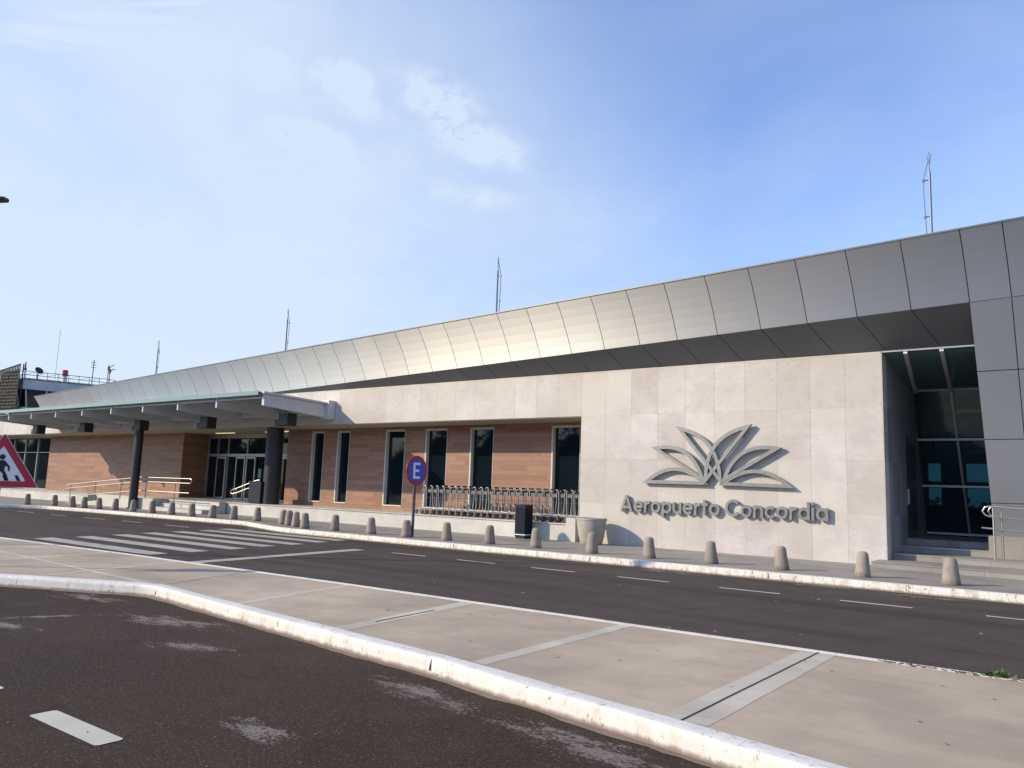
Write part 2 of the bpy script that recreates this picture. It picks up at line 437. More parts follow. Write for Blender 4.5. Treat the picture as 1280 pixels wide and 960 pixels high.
M['glass_roof'] = glass_thin('teal_roof_glass', (.25, .45, .5), .08, (.26, .44, .47), .55)
def emis(name, c, s):
    m, nt, b = mat(name); b.inputs['Base Color'].default_value = (*c, 1)
    b.inputs['Emission Color'].default_value = (*c, 1); b.inputs['Emission Strength'].default_value = s; return m
M['lamp'] = emis('warm_lamp_strip', (1, .80, .42), .75)
M['lamp2'] = emis('amber_lamp_strip', (1, .62, .18), .9)

# ------------------------------------------------------------------ camera
cam = bpy.data.cameras.new('camera'); co = bpy.data.objects.new('camera', cam); col.objects.link(co)
cam.sensor_width = 36; cam.lens = 978.68/1280*36; cam.clip_end = 5000; cam.clip_start = .05
yaw, pitch, roll = R(36.787), R(7.685), R(1.993)
fw = Vector((-math.sin(yaw)*math.cos(pitch), math.cos(yaw)*math.cos(pitch), math.sin(pitch)))
rt = Vector((math.cos(yaw), math.sin(yaw), 0)); up = rt.cross(fw)
r2 = rt*math.cos(roll)+up*math.sin(roll); u2 = -rt*math.sin(roll)+up*math.cos(roll)
mw = Matrix((r2, u2, -fw)).transposed().to_4x4(); mw.translation = Vector((0, 0, 1.62))
co.matrix_world = mw
scene.camera = co

# ------------------------------------------------------------------ light
AZ, EL = 46, 25.5
sv = Vector((-math.sin(R(AZ))*math.cos(R(EL)), -math.cos(R(AZ))*math.cos(R(EL)), math.sin(R(EL))))
sun = bpy.data.lights.new('sun', 'SUN'); sun.energy = 5.0; sun.angle = R(.5); sun.color = (1, .83, .585)
so = bpy.data.objects.new('sun', sun); col.objects.link(so); so.rotation_euler = sv.to_track_quat('Z', 'Y').to_euler()

w = bpy.data.worlds.new('World'); scene.world = w; w.use_nodes = True; nt = w.node_tree
bg = nt.nodes['Background']; bg.inputs[1].default_value = .10
sky = N(nt, 'ShaderNodeTexSky'); sky.sky_type = 'NISHITA'; sky.sun_disc = False
sky.sun_elevation = R(EL); sky.sun_rotation = R(180+AZ); sky.air_density = 1.15; sky.dust_density = .3; sky.ozone_density = 2.2
tc = N(nt, 'ShaderNodeTexCoord'); dirv = tc.outputs['Generated']
s = sep(nt, dirv)
zc = math_(nt, 'MAXIMUM', s[2], .03)
pl = nt.nodes.new('ShaderNodeCombineXYZ')
den = math_(nt, 'ADD', zc, .18)
L(nt, math_(nt, 'DIVIDE', s[0], den), pl.inputs[0]); L(nt, math_(nt, 'DIVIDE', s[1], den), pl.inputs[1])
P2 = pl.outputs[0]
veil = noise(nt, P2, .75, 5, .5, (1, 1, 1), .5)
fine = noise(nt, P2, 3.2, 8, .62, (1, 1.0, 1), .9)
def dot(v):
    n = N(nt, 'ShaderNodeVectorMath'); n.operation = 'DOT_PRODUCT'; L(nt, dirv, n.inputs[0]); n.inputs[1].default_value = v; return n.outputs['Value']
def raydir(x, y):
    v = r2*((x-640)/978.68)-u2*((y-480)/978.68)+fw; return v.normalized()
haze_dir = tuple(raydir(300, 345)); hz = maprange(nt, dot(haze_dir), .80, .995, 0, 1, True)
veilm = math_(nt, 'ADD', math_(nt, 'MULTIPLY', maprange(nt, veil, .36, .66, 0, 1, True), .34), .07)
veilm = math_(nt, 'ADD', veilm, math_(nt, 'MULTIPLY', hz, .55))
lowb = maprange(nt, s[2], .34, .02, 0, .30)
veilm = math_(nt, 'ADD', veilm, lowb)
veilm = math_(nt, 'MULTIPLY', veilm, maprange(nt, fine, .2, .8, .78, 1.12))
# distant small clouds and a vapour trail, fixed in the sky by direction
def puff(x, y, wx, wy, amt, tilt=0):
    c = raydir(x, y); hx = Vector((c.y, -c.x, 0)).normalized(); hy = hx.cross(c)
    a, bb = math.cos(R(tilt)), math.sin(R(tilt))
    ux, uy = hx*a+hy*bb, hy*a-hx*bb
    du = math_(nt, 'DIVIDE', dot(tuple(ux)), wx/979); dv = math_(nt, 'DIVIDE', dot(tuple(uy)), wy/979)
    r = math_(nt, 'SQRT', math_(nt, 'ADD', math_(nt, 'MULTIPLY', du, du), math_(nt, 'MULTIPLY', dv, dv)))
    fr = math_(nt, 'GREATER_THAN', dot(tuple(c)), 0)
    k = maprange(nt, r, 0, 1, amt, 0, True)
    return math_(nt, 'MULTIPLY', k, fr)
fn2 = noise(nt, dirv, 30, 8, .66, (1, 1, 1.5), .8)
fn3 = noise(nt, dirv, 11, 5, .6, (1, 1, 1.6), .6)
tot = None
for a in ((428, 98, 50, 26, .95, -6), (388, 172, 66, 28, 1.1, -10), (372, 165, 40, 18, .7, 4), (340, 88, 44, 30, .45, 0), (545, 118, 78, 36, .8, -14), (604, 182, 92, 38, .8, -14), (568, 150, 80, 48, .38, -30), (455, 128, 62, 30, .35, -20), (585, 243, 95, 22, .4, -6)):
    k = puff(*a); tot = k if tot is None else math_(nt, 'ADD', tot, k)
tot = math_(nt, 'MULTIPLY', tot, maprange(nt, math_(nt, 'ADD', fn2, math_(nt, 'MULTIPLY', fn3, .6)), .62, 1.02, 0, 1.3))
for a in ((70, 42, 110, 9, .55, 11), (150, 22, 90, 7, .5, 14), (20, 50, 70, 8, .3, 8), (215, 4, 60, 5, .4, 18)):
    tot = math_(nt, 'ADD', tot, math_(nt, 'MULTIPLY', puff(*a), maprange(nt, fn2, .35, .65, .4, 1)))
cl = math_(nt, 'MINIMUM', math_(nt, 'ADD', veilm, math_(nt, 'MULTIPLY', tot, .72)), .92)
vs = N(nt, 'ShaderNodeVectorMath'); vs.operation = 'MULTIPLY'; L(nt, sky.outputs[0], vs.inputs[0]); vs.inputs[1].default_value = (1.74, 1.93, 2.55); skyc = vs.outputs[0]
cm = mixc(nt, cl, skyc, (7.1, 8.2, 9.9))
L(nt, cm, bg.inputs[0])

scene.view_settings.view_transform = 'Standard'; scene.view_settings.look = 'None'
scene.view_settings.exposure = .0; scene.view_settings.gamma = 1
scene.cycles.max_bounces = 8; scene.cycles.transparent_max_bounces = 12
scene.cycles.use_denoising = True

# ------------------------------------------------------------------ ground
def sheet(name, pts, z, m, kind='structure'):
    mb = MB(); mb.poly([(x, y, z) for x, y in pts]); return tag(mb.build(name, m), kind=kind)
sheet('ground', [(-900, -900), (900, -900), (900, 900), (-900, 900)], -.03, M['ground'])
far_foot = [(-75, 12.5), (-44, 13.9), (-40.3, 14.7), (-39.6, 15.6), (-38.6, 16.4), (-36, 16.75), (-32.8, 16.95), (-28, 17.2), (-24.9, 17.35), (-24.0, 17.05), (-21.8, 16.35), (-20.8, 16.15), (-19.5, 16.12), (-12, 16.1), (-4, 16.08), (30, 16.08)]
near_foot = [(-40, -7.3), (-20, 1.6), (-12.75, 4.88), (-10.75, 5.82), (-10.45, 5.93), (-10.1, 5.90), (-7.5, 5.58), (-4.73, 5.28), (-1.92, 4.81), (2, 4.05), (12, 2.1)]
isl_far = [(-60, 5.2), (-30, 6.9), (-20, 7.68), (-15, 7.98), (-9, 8.2), (-4, 8.27), (0, 8.33), (12, 8.45)]
sheet('parking_road', [(-80, -45), (40, -45), (40, 6.9), (-80, 6.9)], 0, M['asphalt_near'])
sheet('access_road', [(-80, 6.9), (40, 6.9), (40, 17.9), (-80, 17.9)], 0, M['asphalt_far'])

def sweep(mb, pts, prof, side=1, jit=0):
    """profile (offset, z) swept along a 2D polyline; offset to the left (+) of travel"""
    P = [Vector(p) for p in pts]
    # subdivide
    Q = []
    for i in range(len(P)-1):
        n = max(1, int((P[i+1]-P[i]).length/.35)) if jit else 1
        for k in range(n): Q.append(P[i]+(P[i+1]-P[i])*k/n)
    Q.append(P[-1]); P = Q
    b = len(mb.v); n = len(prof)
    for i, p in enumerate(P):
        d0 = (P[i]-P[i-1]).normalized() if i else (P[1]-P[0]).normalized()
        d1 = (P[i+1]-P[i]).normalized() if i < len(P)-1 else d0
        nn = Vector((-(d0.y+d1.y), d0.x+d1.x)).normalized()
        k = 1/max(.5, nn.dot(Vector((-d0.y, d0.x))))
        for (o, z) in prof:
            j = jit*mnoise.noise(Vector((p.x*1.3, p.y*1.3, o*9))) if jit else 0
            q = p+nn*(o*side*k+j); mb.v.append((q.x, q.y, z+j*.4))
    for i in range(len(P)-1):
        for k in range(n-1):
            mb.f.append((b+i*n+k, b+i*n+k+1, b+(i+1)*n+k+1, b+(i+1)*n+k)); mb.m.append(0)
def offs(pts, o):
    P = [Vector(p) for p in pts]; out = []
    for i, p in enumerate(P):
        d0 = (P[i]-P[i-1]).normalized() if i else (P[1]-P[0]).normalized()
        d1 = (P[i+1]-P[i]).normalized() if i < len(P)-1 else d0
        nn = Vector((-(d0.y+d1.y), d0.x+d1.x)).normalized()
        k = 1/max(.5, nn.dot(Vector((-d0.y, d0.x)))); out.append(p+nn*o*k)
    return out
kp = [(0, -.02), (.003, .05), (.006, .10), (.010, .133), (.018, .146), (.032, .1515), (.10, .153), (.17, .152), (.172, -.02)]
mb = MB(); sweep(mb, near_foot, kp, 1, .012); tag(mb.build('median_kerb', M['kerb_near'], smooth=True), kind='structure')
kp2 = [(0, -.02), (.006, .09), (.02, .14), (.045, .152), (.15, .152), (.152, -.02)]
mb = MB(); sweep(mb, far_foot, kp2, 1, .008); tag(mb.build('pavement_kerb', M['kerb_far'], smooth=True), kind='structure')
mb = MB(); sweep(mb, [(x, y-.11) for x, y in isl_far], [(0, -.02), (.0, .153), (.085, .155), (.11, .145), (.115, -.02)], 1, .004); tag(mb.build('median_edge_strip', M['kerb_near']), kind='structure')
# dark joints in the near kerb
for kx, ky, d in ((-4.73, 5.28, Vector((.986, -.165))), (-10.35, 5.925, Vector((.99, -.1))), (-5.42, 16.085, Vector((1, 0))), (-2.9, 16.08, Vector((1, 0))), (-9.6, 16.09, Vector((1, 0))), (-13.8, 16.1, Vector((1, 0)))):
    mb = MB(); nn = Vector((-d.y, d.x)); c = Vector((kx, ky))+nn*-.006
    mb.obox((c.x+nn.x*.012, c.y+nn.y*.012, .09), (d.x*.004, d.y*.004, 0), (nn.x*.006, nn.y*.006, 0), (nn.x*.012, nn.y*.012, .045)); tag(mb.build('kerb_joint', M['black']), kind='structure')
# grubby mortar skirt on the asphalt along the near kerb
mb = MB(); a = offs(near_foot, -.0)
sk = []
for i in range(len(near_foot)-1):
    p, q = Vector(near_foot[i]), Vector(near_foot[i+1]); n = max(1, int((q-p).length/.12))
    sk += [p+(q-p)*k/n for k in range(n)]
sk.append(Vector(near_foot[-1])); inn = offs([tuple(p) for p in sk], .03)
out = [o for o in offs([tuple(p) for p in sk], -.07)]
out = [o+(o-i_).normalized()*(.05*mnoise.noise(Vector((o.x*2.3, o.y*2.3, 0)))+.02*mnoise.noise(Vector((o.x*9, o.y*9, 4)))+.0) for o, i_ in zip(out, inn)]
for i in range(len(sk)-1):
    mb.poly([(inn[i].x, inn[i].y, .004), (out[i].x, out[i].y, .004), (out[i+1].x, out[i+1].y, .004), (inn[i+1].x, inn[i+1].y, .004)])
M['skirt'] = concrete('kerb_mortar', (.20, .155, .125), sc=4)
tag(mb.build('kerb_mortar_skirt', M['skirt']), kind='structure')
# median
inner = offs(near_foot, .165)
sheet('median_strip', [tuple(p) for p in inner]+[(x, y-.1) for x, y in reversed(isl_far)], .146, M['island'])
def strip(p, q, wd, z=.1478, m='joint', name='median_joint'):
    p, q = Vector(p), Vector(q); d = (q-p).normalized(); nn = Vector((-d.y, d.x))*wd/2
    n = max(2, int((q-p).length/.25)); mb = MB()
    for k in range(n):
        a, b = p+(q-p)*k/n, p+(q-p)*(k+1)/n
        ja, jb = [Vector((mnoise.noise(Vector((v.x*3, v.y*3, wd*9))),)*2)*min(.012, wd*.25) for v in (a, b)]
        mb.poly([(*(a-nn+ja), z), (*(b-nn+jb), z), (*(b+nn+jb), z), (*(a+nn+ja), z)])
    return tag(mb.build(name, M[m]), kind='structure')
strip((-2.27, 5.06), (-2.27, 8.2), .34); strip((-2.29, 5.05), (-2.27, 8.2), .015, .1510, 'black', 'expansion_joint')
strip((-4.31, 5.42), (-4.36, 8.2), .16); strip((-6.30, 5.62), (-6.66, 8.17), .22); strip((-8.39, 5.86), (-8.9, 8.12), .10)
strip((-10.5, 6.12), (-11.21, 8.06), .12); strip((-10.5, 6.12), (-11.21, 8.06), .02, .1510, 'black', 'expansion_joint')
strip((-12.4, 5.3), (-13.2, 7.95), .13); strip((-14.6, 4.5), (-15.5, 7.85), .13); strip((-18.6, 6.45), (-10.7, 6.02), .12, .1492)
strip((-6.38, 6.2), (-6.5, 7.3), .02, .1510, 'black', 'expansion_joint')
# pavement
fin = offs(far_foot, .148)
sheet('pavement', [tuple(p) for p in fin]+[(30, 26), (-75, 26)], .147, M['paving'])
# markings
def quad(name, pts, m, z=.004):
    mb = MB(); mb.poly([(x, y, z) for x, y in pts]); return tag(mb.build(name, m), kind='structure')
for i in range(-3, 16):   # dashed lane line
    x0 = -13.85+2.07*i if i >= 0 else 0
    if i >= 0 and x0 < 12: quad('lane_dash', [(x0, 13.86), (x0+1.08, 13.87), (x0+1.08, 13.95), (x0, 13.94)], M['paint_line'])
for x0, x1, y in ((-25.9, -24.5, 14.95), (-28.7, -27.4, 14.88), (-31.2, -29.7, 14.7), (-33.7, -32.5, 14.58), (-36.6, -35.2, 14.5), (-39.6, -38.2, 14.3), (-42.6, -41.2, 14.0)):
    quad('lane_dash', [(x0, y-.05), (x1, y), (x1, y+.08), (x0, y+.03)], M['paint_line'])
for k, (xl, xr, y) in enumerate(((-21.45, -16.05, 9.18), (-21.6, -16.2, 10.25), (-21.95, -16.4, 11.38), (-22.35, -16.7, 12.45), (-22.6, -16.9, 13.5), (-22.9, -17.2, 14.6), (-23.3, -17.5, 15.55))):
    quad('crosswalk_stripe', [(xl, y-.27), (xr, y-.22), (xr-.1, y+.27), (xl-.12, y+.24)], M['paint'])
quad('stop_line', [(-14.35, 8.55), (-14.0, 8.55), (-14.75, 13.85), (-15.15, 13.85)], M['paint'])
def rounded(x0, x1, y0, y1, r, sk=0):
    pts = []
    for cx, cy, a0 in ((x1-r, y1-r, 0), (x0+r, y1-r, 90), (x0+r, y0+r, 180), (x1-r, y0+r, 270)):
        for k in range(4):
            a = R(a0+30*k); pts.append((cx+r*math.cos(a)+sk*(cy-y0), cy+r*math.sin(a)))
    return pts
for x0 in (-9.45, -7.63, -5.86, -4.05, -2.2):
    quad('parking_dash', rounded(x0, x0+.93, 2.53, 2.71, .03), M['paint_fresh'])
# ------------------------------------------------------------------ terminal building
T = empty('terminal_building', (-12, 21, .15), 'low airport terminal in pale stone and wood under a slanted silver panel roof', 'building')
T.location = (0, 0, 0)
YW = 20.4; XR = -4.05; ZC = 3.92; ZT = 5.27
mb = MB()
mb.box(-64, -12.56, YW, 21.9, ZC, ZT); mb.box(-12.56, XR, YW, YW+.45, ZC, ZT); mb.box(-12.56, XR, YW, YW+.45, .1, ZC)
mb.box(-12.56, -12.2, YW+.45, 21.9, .1, ZC)
mb.build('stone_wall', M['stone'], T)
mb = MB(); mb.box(-64, -28.3, YW+.02, 26, 3.90, 3.917); mb.box(-28.3, -12.57, YW+.02, 21.9, 3.90, 3.917); mb.build('recess_ceiling', M['ceiling'], T)
# return wall beside the side entrance
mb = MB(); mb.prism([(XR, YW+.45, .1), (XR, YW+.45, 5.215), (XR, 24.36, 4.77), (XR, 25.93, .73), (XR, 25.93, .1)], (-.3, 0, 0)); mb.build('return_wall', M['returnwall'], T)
mb = MB(); mb.box(XR-.02, XR+.012, 22.95, 24.35, .73, 3.42); d = mb.build('side_door', M['darkalu'], T)
mb = MB(); mb.box(XR+.012, XR+.06, 23.05, 23.09, 1.6, 2.0); mb.build('handle', M['steel'], d)
# wood walls with slots for windows
Y2 = 21.9
wins = [(-26.97, -26.2), (-25.34, -24.6), (-22.5, -21.45), (-20.36, -19.28), (-18.16, -17.1), (-14.62, -13.5)]
mb = MB(); x = -28.4
for a, b in wins:
    mb.box(x, a, Y2, Y2+.22, .6, ZC-.02); mb.box(a, b, Y2, Y2+.22, .6, .83); mb.box(a, b, Y2, Y2+.22, 3.80, ZC-.02); x = b
mb.box(x, -12.57, Y2, Y2+.22, .6, ZC-.02)
mb.box(-28.62, -28.4, Y2, 23.4, .6, ZC-.02)
mb.build('wood_wall', M['wood'], T); mb = MB()
mb.box(-51.8, -36.95, Y2, Y2+.22, .1, ZC-.02); mb.box(-37.17, -36.95, Y2+.22, 23.4, .6, ZC-.02)
mb.build('wood_wall', M['wood'], T)
for a, b in wins:
    mb = MB(); z0, z1 = .83, 3.80
    mb.box(a, a+.06, Y2-.02, Y2+.25, z0, z1); mb.box(b-.02, b, Y2-.006, Y2+.25, z0, z1)
    mb.box(a+.06, b-.02, Y2-.02, Y2+.25, z1-.07, z1); mb.box(a+.06, b-.02, Y2-.03, Y2+.25, z0, z0+.045)
    wd = mb.build('window', M['reveal'], T)
    mb = MB(); mb.box(a+.06, b-.02, Y2+.14, Y2+.16, z0+.045, z1-.07); mb.build('pane', M['glass'], wd)
# entrance glazing
YE = 23.35; ez0, ez1 = .66, ZC-.02
mb = MB()
for xx, ww in ((-36.9, .08), (-36.05, .05), (-35.15, .05), (-33.55, .05), (-31.95, .07), (-30.2, .05), (-28.66, .08)): mb.box(xx-ww/2, xx+ww/2, YE-.06, YE+.06, ez0, ez1)
mb.box(-36.9, -28.66, YE-.05, YE+.05, 2.78, 2.92); mb.box(-36.9, -28.66, YE-.05, YE+.05, ez0, ez0+.06); mb.box(-36.9, -28.66, YE-.055, YE+.055, 3.70, 3.895)
eg = mb.build('entrance_glazing', M['alu'], T)
mb = MB(); mb.box(-36.86, -28.7, YE-.01, YE+.01, ez0+.06, 3.70); mb.build('pane', M['glass'], eg)
for xa, xb in ((-34.35, -33.6), (-33.5, -32.75), (-31.5, -30.9), (-30.8, -30.25), (-36.0, -35.2)):
    mb = MB()
    mb.box(xa, xa+.07, YE-.12, YE-.07, .68, 2.76); mb.box(xb-.07, xb, YE-.12, YE-.07, .68, 2.76)
    mb.box(xa+.07, xb-.07, YE-.12, YE-.07, 2.68, 2.76); mb.box(xa+.07, xb-.07, YE-.12, YE-.07, .68, .76)
    dd = mb.build('sliding_door', M['alu'], T)
    mb = MB(); mb.box(xa+.07, xb-.07, YE-.10, YE-.09, .76, 2.68); mb.build('pane', M['glass'], dd)
mb = MB(); mb.box(-32.6, -32.35, YE-.03, YE-.02, 1.75, 2.2); mb.build('notice', M['poster'], T)
for xa in (-35.0, -31.0):
    mb = MB(); mb.box(xa, xa+1.5, 22.4, 22.5, 3.87, 3.899); mb.build('ceiling_light', M['lamp'], T)
mb = MB(); mb.box(-29.9, -28.75, 22.3, 22.36, 3.87, 3.899); mb.build('ceiling_light', M['lamp'], T)
# left glazing
mb = MB()
for xx in (-64, -62.3, -60.6, -58.9, -57.15, -55.4, -53.6, -51.84): mb.box(xx-.035, xx+.035, 21.95, 22.09, .64, ZC-.02)
mb.box(-64, -51.8, 21.96, 22.02, .64, .70); mb.box(-64, -51.8, 21.96, 22.02, 3.82, 3.9); mb.box(-64, -51.8, 21.97, 22.02, 2.9, 2.94); lg = mb.build('left_glazing', M['alu'], T)
mb = MB(); mb.box(-64, -51.8, 22.03, 22.05, .64, ZC-.02); mb.build('pane', M['glass'], lg)
# podium
mb = MB()
mb.box(-30.4, -12.57, 20.32, 24, .1, .63); mb.box(-30.43, -12.57, 20.28, 24, .63, .66)
mb.box(-54.2, -34.5, 20.7, 24, .1, .63)
mb.box(-54.2, -43, 20.32, 20.7, .1, .61); mb.box(-54.23, -43.0, 20.28, 21.9, .61, .645)
mb.box(-12.9, -12.565, 20.2, 20.398, .1, .84)
mb.build('podium', M['podium'], T)
mb = MB(); mb.box(-37, -28.6, 20.75, 23.35, .63, .662); mb.box(-34.5, -30.43, 20.3, 20.75, .1, .655); mb.build('entrance_floor', M['paving'], T)
mb = MB()
for k, y in enumerate((19.15, 19.55, 19.95)): mb.box(-34.5, -30.44, y, 20.3 if k == 2 else y+.4, .1, .15+.17*(k+1)-.005)
st = mb.build('front_steps', M['podium'], T, bevel=.012)
mb = MB()
for k, y in enumerate((19.15, 19.55, 19.95)): mb.box(-34.48, -30.46, y-.004, y+.03, .15+.17*(k+1)-.02, .15+.17*(k+1)+.001)
mb.build('nosing', M['steel'], st)
# ramp
mb = MB(); mb.prism([(-43, 19.2, .1), (-34.5, 19.2, .1), (-34.5, 19.2, .655), (-36, 19.2, .655), (-43, 19.2, .152)], (0, 1.1, 0)); mb.build('entrance_ramp', M['podium'], T)
def rail_run(pts_xyz, posts, heights, r=.021, loops=None):
    pass
def ramp_z(x): return .15+(x+43)/7*.505 if x < -36 else .655
mb = MB()
posts = [-42.8, -40.2, -37.7, -35.4, -32.95]
YR = 19.32
for xx in posts: mb.tube([(xx, YR, ramp_z(xx) if xx < -34.5 else .3), (xx, YR, (ramp_z(xx) if xx < -34.5 else .655)+.92)], .024)
for hh in (.95, .75, .33):
    mb.tube([(xx, YR, (ramp_z(xx) if xx < -34.5 else .655)+hh) for xx in (-43.3, -42.8, -40.2, -37.7, -36, -35.4, -32.95, -31.8)], .022)
cx = -31.8
mb.tube([(cx, YR, .655+.95), (cx+.09, YR, .655+.92), (cx+.12, YR, .655+.85), (cx+.09, YR, .655+.78), (cx, YR, .655+.75)], .022)
mb.build('ramp_railing', M['steel'], T, smooth=True)
mb = MB()
mb.tube([(-29.95, 20.4, .66), (-29.95, 20.4, 1.27)], .022); mb.tube([(-28.9, 20.55, .66), (-28.9, 20.55, 1.62)], .022)
mb.tube([(-28.6, 20.58, 1.66), (-28.9, 20.55, 1.61), (-29.95, 20.4, 1.26), (-30.2, 20.37, 1.2), (-30.32, 20.36, 1.1), (-30.2, 20.37, 1.02), (-29.95, 20.4, 1.07), (-28.9, 20.55, 1.40)], .021)
mb.build('step_handrail', M['steel'], T, smooth=True)
# columns
mb = MB(); mb.lathe((-28.2, 20.9, 0), [(.36, .66), (.36, 3.9)], 32); mb.build('column', M['dark_metal'], T, smooth=True)
mb = MB(); mb.lathe((-35.85, 19.0, 0), [(.26, .14), (.26, .2), (.19, .21), (.19, 3.76)], 28); mb.build('column', M['dark_metal'], T, smooth=True)

# canopy
CX0, CX1 = -47.4, -24.1; Yo = 17.15
mb = MB()
xs = [CX0]+[-24.3-2.7*k for k in range(8, 0, -1)]+[CX1]
cano = None
mb.box(CX0, CX1, 19.95, 20.38, 4.30, 4.42); cano = mb.build('canopy', M['beam'], T)
for i, xx in enumerate(xs):
    mb = MB(); t = .09
    end = (i == len(xs)-1)
    # I-shaped beam: deep web and slight flanges, falling slightly to the wall
    mb.prism([(xx-.045, Yo+.05, 4.76), (xx-.045, Yo+.05, 4.34), (xx-.045, YW-.02, 4.14), (xx-.045, YW-.02, 4.66)], (.09, 0, 0))
    if end:
        mb.prism([(xx+.045, Yo+.05, 4.55), (xx+.045, Yo+.05, 4.32), (xx+.045, YW-.02, 4.12), (xx+.045, YW-.02, 4.37)], (.05, 0, 0))
        mb.prism([(xx-.02, Yo, 4.84), (xx-.02, Yo, 4.765), (xx-.02, YW-.03, 4.665), (xx-.02, YW-.03, 4.74)], (.16, 0, 0))
        mb.box(xx-.2, xx+.25, YW-.35, YW-.01, 4.10, 4.83)
    mb.build('beam', M['beam'], cano, bevel=.006)
for i in range(len(xs)-1):
    a, b = xs[i]+.02, xs[i+1]-.02; mb = MB()
    mb.prism([(a, Yo-.12, 4.80), (a, Yo-.12, 4.82), (a, YW-.05, 4.70), (a, YW-.05, 4.68)], (b-a, 0, 0)); mb.build('glass_pane', M['glass_canopy'], cano)
mb = MB(); mb.box(CX0, CX1-.05, Yo+.1, Yo+.16, 4.60, 4.66); mb.build('edge_rail', M['beam'], cano)
mb = MB(); mb.box(CX0, CX1-.03, Yo-.145, Yo-.122, 4.70, 4.85); mb.build('glass_edge', M['glass_edge'], cano)
for xx in (-24.95, -30.3, -35.75, -41.1, -46.5):
    mb = MB(); mb.box(xx-.28, xx+.28, 18.78, 19.22, 3.76, 4.235); mb.box(xx-.62, xx-.28, 18.85, 19.15, 3.76, 4.0); mb.build('bracket', M['dark_metal'], cano, bevel=.01)
# roof: fascia of separate panels
def low(x): return Vector((x, 19.238-.0377*x, 6.083+.02636*x))
UPV = Vector((-.05, -.80, 1.425))
def yt(x): return low(x)
edge = (low(0)-low(-10)).normalized(); nf = edge.cross(UPV).normalized()   # outward (towards the road)
if nf.y > 0: nf = -nf
joints = [-2.03-1.167*k for k in range(0, 43)]
joints = [j for j in joints if j > -51]+[-51.0]
right = [-1.25]+[-1.25+1.167*k for k in range(1, 13)]
js = sorted(joints+right)
pan = MB(); g = .009
for a, b in zip(js[:-1], js[1:]):
    p0, p1 = low(a+g), low(b-g)
    K = 6
    prev = None
    for k in range(K+1):
        t = k/K*.995; sag = nf*(-.052*4*t*(1-t))
        cur = (p0+UPV*t+sag, p1+UPV*t+sag)
        if prev:
            pan.poly([prev[0], prev[1], cur[1], cur[0]])
            for e_ in (0, 1): pan.poly([prev[e_], cur[e_], cur[e_]+nf*-.03, prev[e_]+nf*-.03])
        prev = cur
    pan.poly([p0, p1, p1+nf*-.03, p0+nf*-.03])
fas = pan.build('roof_fascia', M['panel'], T, smooth=True)
bk = MB(); a, b = low(-51), low(js[-1]); q = nf*-.034
bk.prism([a+q-nf*.07, b+q-nf*.07, b+q+UPV-nf*.07, a+q+UPV-nf*.07], nf*-.03); bk.build('backing', M['panel_back'], fas)
cp = MB(); a, b = low(-51)+UPV, low(js[-1])+UPV
cp.prism([a+nf*.012, b+nf*.012, b+nf*.012+Vector((0, 0, .035)), a+nf*.012+Vector((0, 0, .035))], (0, .3, 0)); cp.build('coping', M['darkalu'], fas)
# soffit panels
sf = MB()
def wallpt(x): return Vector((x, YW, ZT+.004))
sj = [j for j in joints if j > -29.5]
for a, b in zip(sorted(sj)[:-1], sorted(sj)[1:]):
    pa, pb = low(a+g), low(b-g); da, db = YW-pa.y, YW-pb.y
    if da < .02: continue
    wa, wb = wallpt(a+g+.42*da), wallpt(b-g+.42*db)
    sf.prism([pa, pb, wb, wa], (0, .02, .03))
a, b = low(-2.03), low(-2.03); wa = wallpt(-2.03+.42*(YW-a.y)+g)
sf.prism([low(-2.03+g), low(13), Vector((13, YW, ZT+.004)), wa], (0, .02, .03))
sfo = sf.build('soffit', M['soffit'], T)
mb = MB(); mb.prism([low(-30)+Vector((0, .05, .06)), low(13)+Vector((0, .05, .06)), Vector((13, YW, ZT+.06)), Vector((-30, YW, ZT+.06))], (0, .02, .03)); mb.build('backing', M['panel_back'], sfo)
mb = MB(); mb.box(XR-.02, 13, YW+.0, YW+.08, ZT-.03, ZT+.05); mb.build('header_trim', M['alu'], sfo)
# roof deck
a, b = low(-51)+UPV+Vector((0, .3, -.02)), low(13)+UPV+Vector((0, .3, -.02))
mb = MB(); mb.prism([a, b, Vector((13, 42, 7.3)), Vector((-51, 42, 6.0))], (0, 0, -.12)); mb.build('roof_deck', M['roof'], T)
mb = MB(); a, b = low(-51)+UPV*.02+Vector((0,.1,0)), low(-51)+UPV*.98+Vector((0,.1,0))
mb.prism([a, b, Vector((-51, 42, 6.0)), Vector((-51, 42, 4.8))], (.1, 0, 0)); mb.build('roof_end', M['panel'], T)
mb = MB(); mb.box(-64, -51.1, 21.0, 42, 4.9, 5.2); mb.build('low_roof', M['roof'], T)
mb = MB(); mb.box(-64, -63.8, 22.1, 42, .1, 4.9); mb.box(-64, -9, 41.8, 42, .1, 6.2); mb.box(12.8, 13, 21, 42, .1, 7.2); mb.build('rear_wall', M['stone'], T)
